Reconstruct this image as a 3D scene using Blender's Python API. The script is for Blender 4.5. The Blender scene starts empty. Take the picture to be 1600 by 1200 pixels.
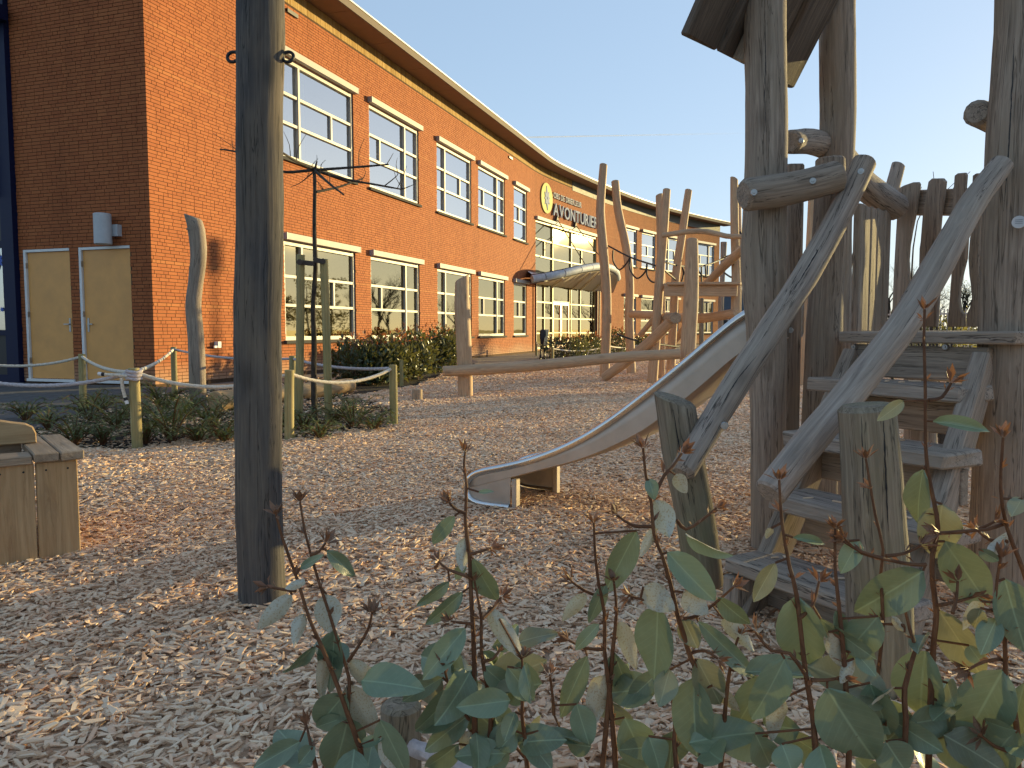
import bpy, bmesh, math, random
import numpy as np
from mathutils import Vector, Matrix, noise as mnoise

# ------------------------------------------------------------------ camera, world, sun, exposure
scene = bpy.context.scene
COL = scene.collection
H = 0.97
PITCH = math.radians(4.05)
F = 1200.0
cam_d = bpy.data.cameras.new("camera")
cam_d.lens = 27.0
cam_d.sensor_width = 36.0
cam_d.clip_start = 0.05
cam_d.clip_end = 6000
cam = bpy.data.objects.new("camera", cam_d)
COL.objects.link(cam)
cam.location = (0, 0, H)
cam.rotation_euler = (math.pi / 2 - PITCH, 0, 0)
scene.camera = cam

SUN_AZ, SUN_EL = math.radians(52), math.radians(7)
SUN_DIR = Vector((math.sin(SUN_AZ) * math.cos(SUN_EL), math.cos(SUN_AZ) * math.cos(SUN_EL), math.sin(SUN_EL)))
SKY_TINT = (0.50, 0.715, 1.10)
world = bpy.data.worlds.new("World")
scene.world = world
world.use_nodes = True
wn = world.node_tree
sky = wn.nodes.new("ShaderNodeTexSky")
sky.sky_type = 'NISHITA'
sky.sun_disc = False
sky.sun_elevation = SUN_EL
sky.sun_rotation = SUN_AZ
sky.air_density = 1.0
sky.dust_density = 0.5
sky.ozone_density = 2.2
bg = wn.nodes["Background"]
bg.inputs[1].default_value = 0.069
# a softer tone curve on the whole dome (power 0.38), as the phone rendered it
_t = wn.nodes.new("ShaderNodeVectorMath")
_t.operation = 'MULTIPLY'
_t.inputs[1].default_value = SKY_TINT
wn.links.new(sky.outputs[0], _t.inputs[0])
_d = wn.nodes.new("ShaderNodeVectorMath")
_d.operation = 'POWER'
_d.inputs[1].default_value = (0.38, 0.38, 0.38)
wn.links.new(_t.outputs[0], _d.inputs[0])
wn.links.new(_d.outputs[0], bg.inputs[0])

sun_d = bpy.data.lights.new("sun", 'SUN')
sun_d.energy = 2.0
sun_d.angle = math.radians(0.6)
sun_d.color = (0.65, 0.505, 0.215)
sun = bpy.data.objects.new("sun", sun_d)
COL.objects.link(sun)
sun.rotation_euler = SUN_DIR.to_track_quat('Z', 'Y').to_euler()
sun.location = (30, 30, 30)

scene.view_settings.view_transform = 'Standard'
scene.view_settings.look = 'None'
scene.view_settings.exposure = 3.0
scene.view_settings.gamma = 1.0
scene.view_settings.use_curve_mapping = False
scene.render.engine = 'CYCLES'
scene.cycles.max_bounces = 8
scene.cycles.transparent_max_bounces = 12
scene.cycles.use_denoising = True

rnd = random.Random(11)


# ------------------------------------------------------------------ pixel helpers: where a photo point lies at a given distance
def el(px, py):
    b = (600 - py) / F
    yd = math.cos(PITCH) + b * math.sin(PITCH)
    return (-math.sin(PITCH) + b * math.cos(PITCH)) / yd, (px - 800) / F / yd


def P(px, py, y):
    t, k = el(px, py)
    return Vector((k * y, y, H + t * y))


def G(px, py, z=0.0):
    t, k = el(px, py)
    y = (z - H) / t
    return Vector((k * y, y, z))


# ------------------------------------------------------------------ materials
class NT:
    def __init__(self, name):
        self.m = bpy.data.materials.new(name)
        self.m.use_nodes = True
        self.t = self.m.node_tree
        self.b = self.t.nodes["Principled BSDF"]
        self.out = self.t.nodes["Material Output"]

    def n(self, typ, **kw):
        nd = self.t.nodes.new(typ)
        for k, v in kw.items():
            if k in nd.inputs:
                nd.inputs[k].default_value = v
            else:
                setattr(nd, k, v)
        return nd

    def l(self, a, b):
        self.t.links.new(a, b)

    def noise(self, vec, scale=5, detail=4, rough=0.55, dist=0.0):
        nd = self.n("ShaderNodeTexNoise")
        nd.inputs["Scale"].default_value = scale
        nd.inputs["Detail"].default_value = detail
        nd.inputs["Roughness"].default_value = rough
        nd.inputs["Distortion"].default_value = dist
        if vec is not None:
            self.l(vec, nd.inputs["Vector"])
        return nd.outputs["Fac"]

    def ramp(self, fac, stops, interp='LINEAR'):
        nd = self.n("ShaderNodeValToRGB")
        cr = nd.color_ramp
        cr.interpolation = interp
        while len(cr.elements) < len(stops):
            cr.elements.new(0.5)
        for e, (p, c) in zip(cr.elements, stops):
            e.position = p
            e.color = (*c, 1) if len(c) == 3 else c
        self.l(fac, nd.inputs[0])
        return nd.outputs[0]

    def mix(self, fac, a, b, mode='MIX'):
        nd = self.n("ShaderNodeMix", data_type='RGBA', blend_type=mode)
        for sock, v in ((nd.inputs[0], fac), (nd.inputs[6], a), (nd.inputs[7], b)):
            if hasattr(v, "is_output"):
                self.l(v, sock)
            elif isinstance(v, tuple):
                sock.default_value = (*v, 1)
            else:
                sock.default_value = v
        return nd.outputs[2]

    def math(self, op, a, b=0.0):
        nd = self.n("ShaderNodeMath", operation=op)
        for s, v in ((nd.inputs[0], a), (nd.inputs[1], b)):
            if hasattr(v, "is_output"):
                self.l(v, s)
            else:
                s.default_value = v
        return nd.outputs[0]

    def attr(self, name):
        nd = self.n("ShaderNodeAttribute", attribute_name=name)
        return nd.outputs["Vector"]

    def mapping(self, vec, scale):
        nd = self.n("ShaderNodeMapping")
        nd.inputs["Scale"].default_value = scale
        self.l(vec, nd.inputs["Vector"])
        return nd.outputs[0]

    def bump(self, h, strength=0.3, dist=0.01):
        nd = self.n("ShaderNodeBump")
        nd.inputs["Strength"].default_value = strength
        nd.inputs["Distance"].default_value = dist
        self.l(h, nd.inputs["Height"])
        self.l(nd.outputs[0], self.b.inputs["Normal"])

    def set(self, rough=0.7, metal=0.0, spec=0.5):
        self.b.inputs["Roughness"].default_value = rough
        self.b.inputs["Metallic"].default_value = metal
        self.b.inputs["Specular IOR Level"].default_value = spec
        return self


def wood(name, cols, rough=0.8, grain=(26, 26, 1.3), crack=0.5, blotch=None, bump=0.35, spec=0.3):
    k = NT(name).set(rough, 0, spec)
    gc = k.attr("gc")
    g1 = k.noise(k.mapping(gc, (grain[0] * 1.5, grain[1] * 1.5, grain[2] * 2.4)), 1.0, 9, 0.68, 1.2)
    g2 = k.noise(k.mapping(gc, (grain[0] * 4, grain[1] * 4, grain[2] * 2.2)), 1.0, 4, 0.6)
    big = k.noise(k.mapping(gc, (5, 5, 1.8)), 1.0, 5, 0.6)
    col = k.ramp(g1, [(0.28, cols[0]), (0.5, cols[1]), (0.74, cols[2])])
    col = k.mix(k.ramp(g2, [(0.35, (1, 1, 1)), (0.62, (0, 0, 0))]), col, k.mix(0.45, col, cols[0]))
    if blotch:
        col = k.mix(k.ramp(big, [(0.42, (0, 0, 0)), (0.68, (1, 1, 1))]), col, k.mix(0.6, col, blotch))
    ck = k.noise(k.mapping(gc, (20, 20, 0.8)), 1.0, 5, 0.6, 0.8)
    ckm = k.ramp(ck, [(0.488, (0, 0, 0)), (0.498, (1, 1, 1)), (0.502, (1, 1, 1)), (0.512, (0, 0, 0))])
    col = k.mix(k.math('MULTIPLY', ckm, crack), col, tuple(c * 0.35 for c in cols[0]))
    k.l(col, k.b.inputs["Base Color"])
    kn = k.n("ShaderNodeTexVoronoi")
    kn.inputs["Scale"].default_value = 1.0
    k.l(k.mapping(gc, (6.5, 6.5, 2.6)), kn.inputs["Vector"])
    km = k.ramp(kn.outputs["Distance"], [(0.0, (1, 1, 1)), (0.10, (0.55,) * 3), (0.19, (0, 0, 0))])
    col = k.mix(k.math('MULTIPLY', km, 0.55), col, tuple(c * 0.45 for c in cols[0]))
    k.l(col, k.b.inputs["Base Color"])
    hgt = k.math('SUBTRACT', k.math('ADD', g1, k.math('MULTIPLY', g2, 0.5)), k.math('MULTIPLY', ckm, crack))
    k.bump(hgt, bump, 0.006)
    return k.m


def paint(name, col, rough=0.5, metal=0.0, var=0.08, scale=9, spec=0.5, bump=0.0):
    k = NT(name).set(rough, metal, spec)
    co = k.n("ShaderNodeTexCoord").outputs["Object"]
    nz = k.noise(co, scale, 5, 0.6)
    lo = tuple(max(0, c * (1 - var * 2)) for c in col)
    hi = tuple(min(1, c * (1 + var)) for c in col)
    k.l(k.ramp(nz, [(0.3, lo), (0.7, hi)]), k.b.inputs["Base Color"])
    rr = k.n("ShaderNodeMapRange")
    k.l(nz, rr.inputs[0])
    rr.inputs[3].default_value = rough * 0.8
    rr.inputs[4].default_value = min(1, rough * 1.2)
    k.l(rr.outputs[0], k.b.inputs["Roughness"])
    if bump:
        k.bump(k.noise(co, scale * 6, 3, 0.6), bump, 0.005)
    return k.m


M = {}
M['pole'] = wood("dark_weathered_wood", [(0.036, 0.033, 0.035), (0.085, 0.077, 0.075), (0.175, 0.155, 0.135)], 0.85, (30, 30, 1.0), 0.8, (0.20, 0.155, 0.11))
M['grey'] = wood("grey_weathered_wood", [(0.17, 0.128, 0.098), (0.33, 0.26, 0.205), (0.50, 0.41, 0.33)], 0.82, (28, 28, 1.2), 0.8, (0.27, 0.215, 0.155))
M['rail'] = wood("silvery_weathered_wood", [(0.19, 0.150, 0.123), (0.37, 0.30, 0.25), (0.54, 0.45, 0.375)], 0.8, (34, 34, 1.4), 1.0, (0.31, 0.25, 0.185))
M['mossy'] = wood("mossy_grey_wood", [(0.125, 0.10, 0.074), (0.25, 0.20, 0.145), (0.38, 0.315, 0.23)], 0.85, (28, 28, 1.2), 0.8, (0.18, 0.175, 0.085))
M['new'] = wood("fresh_tan_wood", [(0.33, 0.20, 0.115), (0.52, 0.35, 0.215), (0.65, 0.47, 0.305)], 0.7, (20, 20, 0.9), 0.25, (0.45, 0.28, 0.16))
M['tan'] = wood("tan_plank_wood", [(0.30, 0.18, 0.09), (0.50, 0.33, 0.17), (0.62, 0.43, 0.24)], 0.75, (16, 16, 0.9), 0.25, (0.40, 0.235, 0.11))
M['captan'] = wood("greyed_cap_board_wood", [(0.22, 0.155, 0.10), (0.40, 0.295, 0.20), (0.54, 0.41, 0.29)], 0.8, (18, 18, 0.9), 0.4, (0.2, 0.14, 0.09))
M['stake'] = wood("treated_pine_wood", [(0.24, 0.18, 0.07), (0.40, 0.315, 0.14), (0.50, 0.41, 0.21)], 0.75, (18, 18, 0.8), 0.3, (0.20, 0.19, 0.08))
M['bark'] = wood("dark_bark", [(0.02, 0.016, 0.013), (0.06, 0.048, 0.038), (0.12, 0.10, 0.08)], 0.9, (20, 20, 4), 0.2)
M['stem'] = wood("reddish_brown_stem", [(0.07, 0.03, 0.015), (0.15, 0.065, 0.03), (0.23, 0.115, 0.055)], 0.75, (60, 60, 12), 0.1)
M['roofwood'] = wood("dark_roof_board_wood", [(0.07, 0.055, 0.045), (0.13, 0.10, 0.08), (0.20, 0.16, 0.125)], 0.85, (28, 28, 1.2), 0.5)
M['darksteel'] = paint("dark_brown_steel", (0.035, 0.022, 0.016), 0.7, 0.2)
M['steel'] = paint("brushed_steel", (0.52, 0.45, 0.385), 0.52, 0.65, 0.10, 5)
M['steel_tube'] = paint("polished_steel_tube", (0.66, 0.64, 0.62), 0.18, 1.0, 0.05, 6)
M['bolt'] = paint("galvanised_bolt", (0.45, 0.45, 0.45), 0.45, 0.9)
M['iron'] = paint("black_iron", (0.02, 0.02, 0.022), 0.5, 0.4)
M['rope'] = paint("pale_hemp_rope", (0.68, 0.60, 0.49), 0.9, 0, 0.15, 60, 0.2, 0.3)
M['ropegrey'] = paint("greyish_rope", (0.52, 0.46, 0.46), 0.9, 0, 0.15, 60, 0.2, 0.3)
M['ropeblack'] = paint("black_rope", (0.02, 0.02, 0.025), 0.7, 0)
M['frame'] = paint("pale_grey_frame_paint", (0.42, 0.40, 0.38), 0.5, 0, 0.04, 9, 0.3)
M['framegold'] = paint("pale_yellow_frame_paint", (0.42, 0.34, 0.18), 0.5, 0, 0.05, 9, 0.3)
M['sill'] = paint("dark_stone_sill", (0.07, 0.065, 0.06), 0.9, 0, 0.1, 20, 0.08)
M['box'] = paint("cream_shutter_box", (0.42, 0.38, 0.35), 0.6, 0, 0.04, 9, 0.2)
M['boxend'] = paint("grey_end_cap", (0.35, 0.35, 0.36), 0.5)
M['red'] = paint("red_door_paint", (0.45, 0.03, 0.03), 0.4)
M['door'] = paint("ochre_yellow_door_paint", (0.72, 0.35, 0.10), 0.5, 0, 0.06, 3)
M['white'] = paint("white_paint", (0.72, 0.71, 0.69), 0.45, 0, 0.04)
M['blue'] = paint("dark_blue_paint", (0.006, 0.011, 0.045), 0.45, 0, 0.05, 9, 0.2)
M['black'] = paint("near_black_panel", (0.012, 0.012, 0.016), 0.4)
M['soffit'] = paint("brown_soffit_board", (0.20, 0.115, 0.07), 0.7, 0, 0.08, 4)
M['fascia'] = paint("grey_brown_fascia", (0.20, 0.165, 0.135), 0.8, 0, 0.06, 4, 0.1)
M['zinc'] = paint("zinc_edge_trim", (0.80, 0.79, 0.75), 0.4, 0, 0.05)
M['bluezinc'] = paint("blue_grey_zinc", (0.46, 0.49, 0.54), 0.65, 0.0, 0.12, 6, 0.25)
M['canopyunder'] = paint("pale_canopy_underside", (0.60, 0.54, 0.47), 0.7, 0, 0.08, 9, 0.2)
M['lamp'] = paint("light_grey_lamp_paint", (0.46, 0.47, 0.49), 0.45, 0, 0.05)
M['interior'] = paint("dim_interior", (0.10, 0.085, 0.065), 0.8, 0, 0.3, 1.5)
M['floorin'] = paint("interior_floor", (0.12, 0.10, 0.08), 0.6)
M['curtain'] = paint("yellow_curtain", (0.48, 0.36, 0.14), 0.8)
M['blind'] = paint("pale_yellow_blind", (0.50, 0.42, 0.24), 0.7)
M['yellow'] = paint("yellow_sign_disc", (0.60, 0.58, 0.24), 0.8, 0, 0.02, 9, 0.1)
M['letter'] = paint("white_letter", (0.42, 0.43, 0.46), 0.8, 0, 0.02, 9, 0.1)
M['lettergrey'] = paint("blue_grey_letter", (0.30, 0.34, 0.45), 0.8, 0, 0.03, 9, 0.1)
M['paver'] = paint("dark_grey_paver", (0.085, 0.085, 0.088), 0.75, 0, 0.25, 5, 0.4, 0.3)
M['path'] = paint("brown_grey_paver", (0.20, 0.165, 0.14), 0.8, 0, 0.2, 5, 0.4, 0.3)
M['roofdark'] = paint("dark_slate_roof", (0.04, 0.045, 0.055), 0.7, 0, 0.2, 4)
M['strap'] = paint("dark_brown_strap", (0.06, 0.04, 0.03), 0.7)
M['sticker'] = paint("white_sticker", (0.60, 0.62, 0.65), 0.5)
M['stickerink'] = paint("grey_sticker_print", (0.28, 0.30, 0.34), 0.5)
M['sand'] = paint("pale_sand", (0.33, 0.27, 0.19), 0.95, 0, 0.2, 30)


def brick_mat(name, cols, white_base=True):
    k = NT(name).set(0.85, 0, 0.25)
    isl = k.n("ShaderNodeNewGeometry").outputs["Random Per Island"]
    oi = k.n("ShaderNodeObjectInfo").outputs["Random"]
    r = k.math('FRACT', k.math('ADD', isl, oi))
    geo = k.n("ShaderNodeNewGeometry")
    nz = k.noise(geo.outputs["Position"], 28, 5, 0.65)
    nb = k.noise(geo.outputs["Position"], 0.5, 3, 0.5)
    col = k.ramp(r, [(0.0, cols[0]), (0.45, cols[1]), (0.8, cols[2]), (1.0, cols[3])])
    col = k.mix(k.ramp(nz, [(0.35, (0, 0, 0)), (0.75, (1, 1, 1))]), col, k.mix(0.35, col, cols[0]))
    col = k.mix(k.ramp(nb, [(0.35, (0.25,) * 3), (0.65, (0,) * 3)]), col, cols[0])
    st = k.noise(k.mapping(geo.outputs["Position"], (2.6, 2.6, 0.22)), 1.0, 4, 0.6)
    col = k.mix(k.ramp(st, [(0.5, (0,) * 3), (0.72, (0.32,) * 3)]), col, tuple(c * 0.6 for c in cols[0]))
    if white_base:                       # lime bloom low on the wall
        sx = k.n("ShaderNodeSeparateXYZ")
        k.l(geo.outputs["Position"], sx.inputs[0])
        low = k.ramp(k.math('ADD', sx.outputs[2], k.math('MULTIPLY', nb, 0.6)), [(0.35, (0.55,) * 3), (0.75, (0,) * 3)])
        col = k.mix(low, col, (0.42, 0.30, 0.20))
    k.l(col, k.b.inputs["Base Color"])
    k.bump(nz, 0.25, 0.003)
    return k.m


M['brick'] = brick_mat("orange_red_brick", [(0.325, 0.096, 0.034), (0.37, 0.117, 0.041), (0.40, 0.132, 0.046), (0.345, 0.103, 0.036)])
M['palebrick'] = brick_mat("pale_orange_brick", [(0.385, 0.132, 0.046), (0.40, 0.142, 0.05), (0.42, 0.152, 0.054), (0.39, 0.135, 0.047)], False)
M['soldier'] = brick_mat("yellow_buff_brick", [(0.34, 0.20, 0.06), (0.44, 0.29, 0.11), (0.50, 0.34, 0.15), (0.30, 0.19, 0.07)], False)
M['mortar'] = paint("grey_brown_mortar", (0.095, 0.055, 0.034), 0.95, 0, 0.15, 12, 0.1)
M['greyband'] = paint("grey_band", (0.16, 0.15, 0.14), 0.7)


def glass_mat(name, tint, low=0.42, ior=1.7, fac=1.0):
    k = NT(name)
    fr = k.n("ShaderNodeFresnel")
    fr.inputs[0].default_value = ior
    nz = k.noise(k.n("ShaderNodeNewGeometry").outputs["Position"], 0.7, 2, 0.4)
    bp = k.n("ShaderNodeBump")
    bp.inputs["Strength"].default_value = 0.04
    bp.inputs["Distance"].default_value = 0.06
    k.l(nz, bp.inputs["Height"])
    gl = k.n("ShaderNodeBsdfGlossy")
    gl.inputs["Roughness"].default_value = 0.02
    gl.inputs["Color"].default_value = (*fac, 1) if isinstance(fac, tuple) else (fac, fac, fac, 1)
    k.l(bp.outputs[0], gl.inputs["Normal"])
    tr = k.n("ShaderNodeBsdfTransparent")
    tr.inputs["Color"].default_value = (*tint, 1)
    mx = k.n("ShaderNodeMixShader")
    k.l(k.math('ADD', fr.outputs[0], low), mx.inputs[0])
    k.l(tr.outputs[0], mx.inputs[1])
    k.l(gl.outputs[0], mx.inputs[2])
    k.l(mx.outputs[0], k.out.inputs[0])
    return k.m


M['sunglowglass'] = glass_mat("painted_sunglow_glass", (0.6, 0.55, 0.4), 0.30, 1.7, (0.80, 0.69, 0.44))  # golden sun reflection put into the glass colour
M['glass'] = glass_mat("window_glass", (0.6, 0.65, 0.6))


def leaf_mat(name, top, under, trans, gloss=0.35, vein=True, tw=0.35):
    k = NT(name).set(gloss, 0, 0.5)
    gc = k.attr("gc")
    geo = k.n("ShaderNodeNewGeometry")
    oi = k.n("ShaderNodeObjectInfo").outputs["Random"]
    nz = k.noise(geo.outputs["Position"], 45, 4, 0.6)
    r2 = k.math('FRACT', k.math('ADD', oi, geo.outputs["Random Per Island"]))
    t1 = k.ramp(r2, [(0, tuple(c * 0.75 for c in top)), (0.6, top), (1, tuple(min(1, c * 1.3) for c in top))])
    t1 = k.mix(k.ramp(nz, [(0.4, (0,) * 3), (0.7, (0.3,) * 3)]), t1, tuple(min(1, c * 1.6 + 0.01) for c in top))
    u1 = k.mix(k.ramp(k.noise(geo.outputs["Position"], 420, 2, 0.5), [(0.55, (0,) * 3), (0.64, (0.7,) * 3)]), under, (under[0] * 0.7, under[1] * 0.5, under[2] * 0.35))
    if vein:
        sx = k.n("ShaderNodeSeparateXYZ")
        k.l(gc, sx.inputs[0])
        ax = k.math('ABSOLUTE', sx.outputs[0])
        vm = k.ramp(ax, [(0.008, (0.5,) * 3), (0.03, (0,) * 3)])
        sv = k.n("ShaderNodeTexWave")
        sv.inputs["Scale"].default_value = 1.6
        sv.inputs["Distortion"].default_value = 0.4
        cv = k.n("ShaderNodeCombineXYZ")
        k.l(k.math('SUBTRACT', k.math('MULTIPLY', sx.outputs[1], 1.9), ax), cv.inputs[0])
        k.l(cv.outputs[0], sv.inputs["Vector"])
        sm = k.ramp(sv.outputs["Fac"], [(0.9, (0,) * 3), (1.0, (0.10,) * 3)])
        vm = k.math('MAXIMUM', vm, sm)
        t1 = k.mix(vm, t1, tuple(min(1, c * 2.2 + 0.03) for c in top))
        k.bump(k.math('SUBTRACT', k.math('MULTIPLY', nz, 0.4), vm), 0.25, 0.002)
    col = k.mix(geo.outputs["Backfacing"], t1, u1)
    k.l(col, k.b.inputs["Base Color"])
    tl = k.n("ShaderNodeBsdfTranslucent")
    tl.inputs["Color"].default_value = (*trans, 1)
    mx = k.n("ShaderNodeMixShader")
    mx.inputs[0].default_value = tw
    k.l(k.b.outputs[0], mx.inputs[1])
    k.l(tl.outputs[0], mx.inputs[2])
    k.l(mx.outputs[0], k.out.inputs[0])
    return k.m


M['leaf'] = leaf_mat("elaeagnus_leaf", (0.150, 0.195, 0.120), (0.48, 0.46, 0.37), (0.30, 0.34, 0.14), 0.36, True, 0.07)
M['leafolive'] = leaf_mat("olive_elaeagnus_leaf", (0.175, 0.185, 0.11), (0.44, 0.40, 0.30), (0.36, 0.33, 0.16), 0.4, True, 0.13)
M['bud'] = leaf_mat("rusty_bud", (0.17, 0.078, 0.042), (0.22, 0.125, 0.075), (0.32, 0.15, 0.06), 0.6, False, 0.18)
M['hedgeleaf'] = leaf_mat("laurel_leaf", (0.035, 0.062, 0.022), (0.09, 0.10, 0.05), (0.16, 0.15, 0.04), 0.32, False, 0.25)
M['redleaf'] = leaf_mat("reddish_tip_leaf", (0.13, 0.075, 0.03), (0.18, 0.10, 0.05), (0.35, 0.12, 0.04), 0.4, False, 0.3)
M['needle'] = leaf_mat("yew_needle", (0.085, 0.115, 0.035), (0.11, 0.14, 0.05), (0.16, 0.20, 0.04), 0.5, False, 0.25)
M['treeleaf'] = leaf_mat("spring_tree_leaf", (0.07, 0.085, 0.025), (0.09, 0.10, 0.04), (0.25, 0.22, 0.05), 0.5, False, 0.35)
M['grass'] = paint("lawn_ground", (0.06, 0.075, 0.028), 0.95, 0, 0.3, 3, 0.1)


def soil_mat():
    k = NT("dark_soil").set(0.95, 0, 0.2)
    pos = k.n("ShaderNodeNewGeometry").outputs["Position"]
    nz = k.noise(pos, 22, 7, 0.7)
    k.l(k.ramp(nz, [(0.3, (0.012, 0.010, 0.008)), (0.6, (0.04, 0.032, 0.024)), (0.8, (0.10, 0.08, 0.06))]), k.b.inputs["Base Color"])
    k.bump(nz, 0.8, 0.03)
    return k.m


M['soil'] = soil_mat()

CHIP_STOPS = [(0.0, (0.315, 0.184, 0.110)), (0.08, (0.567, 0.354, 0.211)), (0.26, (0.777, 0.563, 0.378)), (0.45, (0.840, 0.640, 0.449)), (0.58, (0.735, 0.441, 0.273)),
              (0.68, (0.819, 0.650, 0.475)), (0.80, (0.777, 0.514, 0.334)), (0.92, (0.860, 0.679, 0.475)), (1.0, (0.672, 0.514, 0.370))]


def chip_mat():
    k = NT("wood_chip").set(0.85, 0, 0.25)
    oi = k.n("ShaderNodeObjectInfo").outputs["Random"]
    geo = k.n("ShaderNodeNewGeometry")
    nz = k.noise(k.mapping(k.n("ShaderNodeTexCoord").outputs["Object"], (1.0, 14, 14)), 1.6, 4, 0.6)
    big = k.noise(geo.outputs["Position"], 0.9, 3, 0.5)
    col = k.ramp(oi, CHIP_STOPS)
    col = k.mix(k.ramp(nz, [(0.4, (0.35,) * 3), (0.65, (0,) * 3)]), col, k.mix(0.35, col, (0.42, 0.27, 0.17)))
    col = k.mix(k.ramp(big, [(0.42, (0,) * 3), (0.62, (0.7,) * 3)]), col, k.mix(0.5, col, (0.62, 0.36, 0.21)))
    k.l(col, k.b.inputs["Base Color"])
    return k.m


def chipbed_mat():
    k = NT("wood_chip_bed").set(0.95, 0, 0.15)
    pos = k.n("ShaderNodeNewGeometry").outputs["Position"]
    vo = k.n("ShaderNodeTexVoronoi", distance='CHEBYCHEV')
    vo.inputs["Scale"].default_value = 26
    k.l(k.mapping(pos, (1.0, 1.6, 1.0)), vo.inputs["Vector"])
    sx = k.n("ShaderNodeSeparateXYZ")
    k.l(vo.outputs["Color"], sx.inputs[0])
    col = k.ramp(sx.outputs[0], CHIP_STOPS)
    dk = k.ramp(vo.outputs["Distance"], [(0.25, (0,) * 3), (0.6, (0.8,) * 3)])
    col = k.mix(dk, col, (0.40, 0.28, 0.19))
    k.l(col, k.b.inputs["Base Color"])
    k.bump(k.math('SUBTRACT', 1.0, vo.outputs["Distance"]), 0.8, 0.02)
    return k.m


M['chip'] = chip_mat()
M['chipbed'] = chipbed_mat()


# ------------------------------------------------------------------ mesh builder and object helpers
ORI = {}


class MB:
    def __init__(self):
        self.v, self.f, self.g = [], [], []

    def add(self, verts, faces, gcs=None):
        o = len(self.v)
        self.v.extend(tuple(p) for p in verts)
        self.f.extend(tuple(i + o for i in fc) for fc in faces)
        self.g.extend(tuple(q) for q in (gcs if gcs is not None else verts))
        return self

    def mesh(self, name, m, origin=(0, 0, 0), smooth=False):
        me = bpy.data.meshes.new(name)
        ox, oy, oz = origin
        me.from_pydata([(x - ox, y - oy, z - oz) for x, y, z in self.v], [], self.f)
        at = me.attributes.new("gc", 'FLOAT_VECTOR', 'POINT')
        at.data.foreach_set("vector", np.array(self.g, dtype=np.float32).ravel())
        if m is not None:
            me.materials.append(m)
        if smooth:
            me.polygons.foreach_set("use_smooth", [True] * len(me.polygons))
            try:
                me.set_sharp_from_angle(angle=math.radians(38))
            except Exception:
                pass
        me.update()
        return me

    def build(self, name, m, parent=None, smooth=False, origin=None):
        if parent is not None:
            og = ORI[parent.name]
        else:
            og = Vector(origin) if origin is not None else Vector((0, 0, 0))
        o = bpy.data.objects.new(name, self.mesh(name, m, og, smooth))
        COL.objects.link(o)
        if parent is not None:
            o.parent = parent
        else:
            o.location = og
        ORI[o.name] = Vector(og)
        return o


def tag(o, label=None, cat=None, group=None, kind=None):
    if label:
        o['label'] = label
    if cat:
        o['category'] = cat
    if group:
        o['group'] = group
    if kind:
        o['kind'] = kind
    return o


def thing(name, loc, label, cat, group=None):
    o = bpy.data.objects.new(name, None)
    o.empty_display_size = 0.1
    COL.objects.link(o)
    o.location = loc
    ORI[o.name] = Vector(loc)
    return tag(o, label, cat, group)


def inst(name, me, mtx, parent):
    """another object on shared mesh data, placed by a world matrix, under parent"""
    o = bpy.data.objects.new(name, me)
    COL.objects.link(o)
    o.parent = parent
    o.matrix_local = Matrix.Translation(-ORI[parent.name]) @ mtx
    ORI[o.name] = ORI[parent.name]
    return o


def frame(origin, xa, ya=None, za=None):
    """4x4 from an x axis and a rough second axis"""
    xa = Vector(xa).normalized()
    if za is not None:
        za = Vector(za)
        ya = za.cross(xa).normalized()
        za = xa.cross(ya)
    else:
        ya = Vector(ya)
        za = xa.cross(ya).normalized()
        ya = za.cross(xa)
    m = Matrix((xa, ya, za)).transposed().to_4x4()
    m.translation = Vector(origin)
    return m


def _box_topology():
    vid, vs = {}, []
    for sx in (-1, 1):
        for sy in (-1, 1):
            for sz in (-1, 1):
                for a in range(3):
                    vid[(a, sx, sy, sz)] = len(vs)
                    vs.append((a, sx, sy, sz))
    pos = []
    for a, *s in vs:
        pos.append(Vector([s[i] * (1.0 if i == a else 0.8) for i in range(3)]))
    faces = []

    def put(ids):
        c = sum((pos[i] for i in ids), Vector()) / len(ids)
        n = (pos[ids[1]] - pos[ids[0]]).cross(pos[ids[2]] - pos[ids[0]])
        faces.append(tuple(ids) if n.dot(c) > 0 else tuple(reversed(ids)))
    for a in range(3):
        b, c = [i for i in range(3) if i != a]
        for s in (-1, 1):
            ids = []
            for sb, sc in ((-1, -1), (1, -1), (1, 1), (-1, 1)):
                k = [0, 0, 0]
                k[a], k[b], k[c] = s, sb, sc
                ids.append(vid[(a, *k)])
            put(ids)
    for a in range(3):
        for b in range(a + 1, 3):
            c = 3 - a - b
            for s in (-1, 1):
                for t in (-1, 1):
                    ids = []
                    for fa, sc in ((a, -1), (a, 1), (b, 1), (b, -1)):
                        k = [0, 0, 0]
                        k[a], k[b], k[c] = s, t, sc
                        ids.append(vid[(fa, *k)])
                    put(ids)
    for sx in (-1, 1):
        for sy in (-1, 1):
            for sz in (-1, 1):
                put([vid[(a, sx, sy, sz)] for a in range(3)])
    return vs, faces


BOXV, BOXF = _box_topology()


def box(mb, mtx, dims, bev=0.006, grain=2, jit=0.0, r=rnd):
    """chamfered box of dims along mtx axes; grain = index of the axis the wood grain runs along"""
    h = [d / 2 for d in dims]
    off = Vector((r.uniform(0, 50), r.uniform(0, 50), r.uniform(0, 50)))
    vs, gs = [], []
    jc = {}
    for a, *s in BOXV:
        key = tuple(s)
        if key not in jc:
            jc[key] = Vector([r.uniform(-jit, jit) for _ in range(3)])
        p = Vector([s[i] * (h[i] if i == a else max(h[i] - bev, 0.0005)) for i in range(3)]) + jc[key]
        vs.append(mtx @ p)
        q = [p[(grain + 1) % 3], p[(grain + 2) % 3], p[grain]]
        gs.append(Vector(q) + off)
    return mb.add(vs, BOXF, gs)


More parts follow.
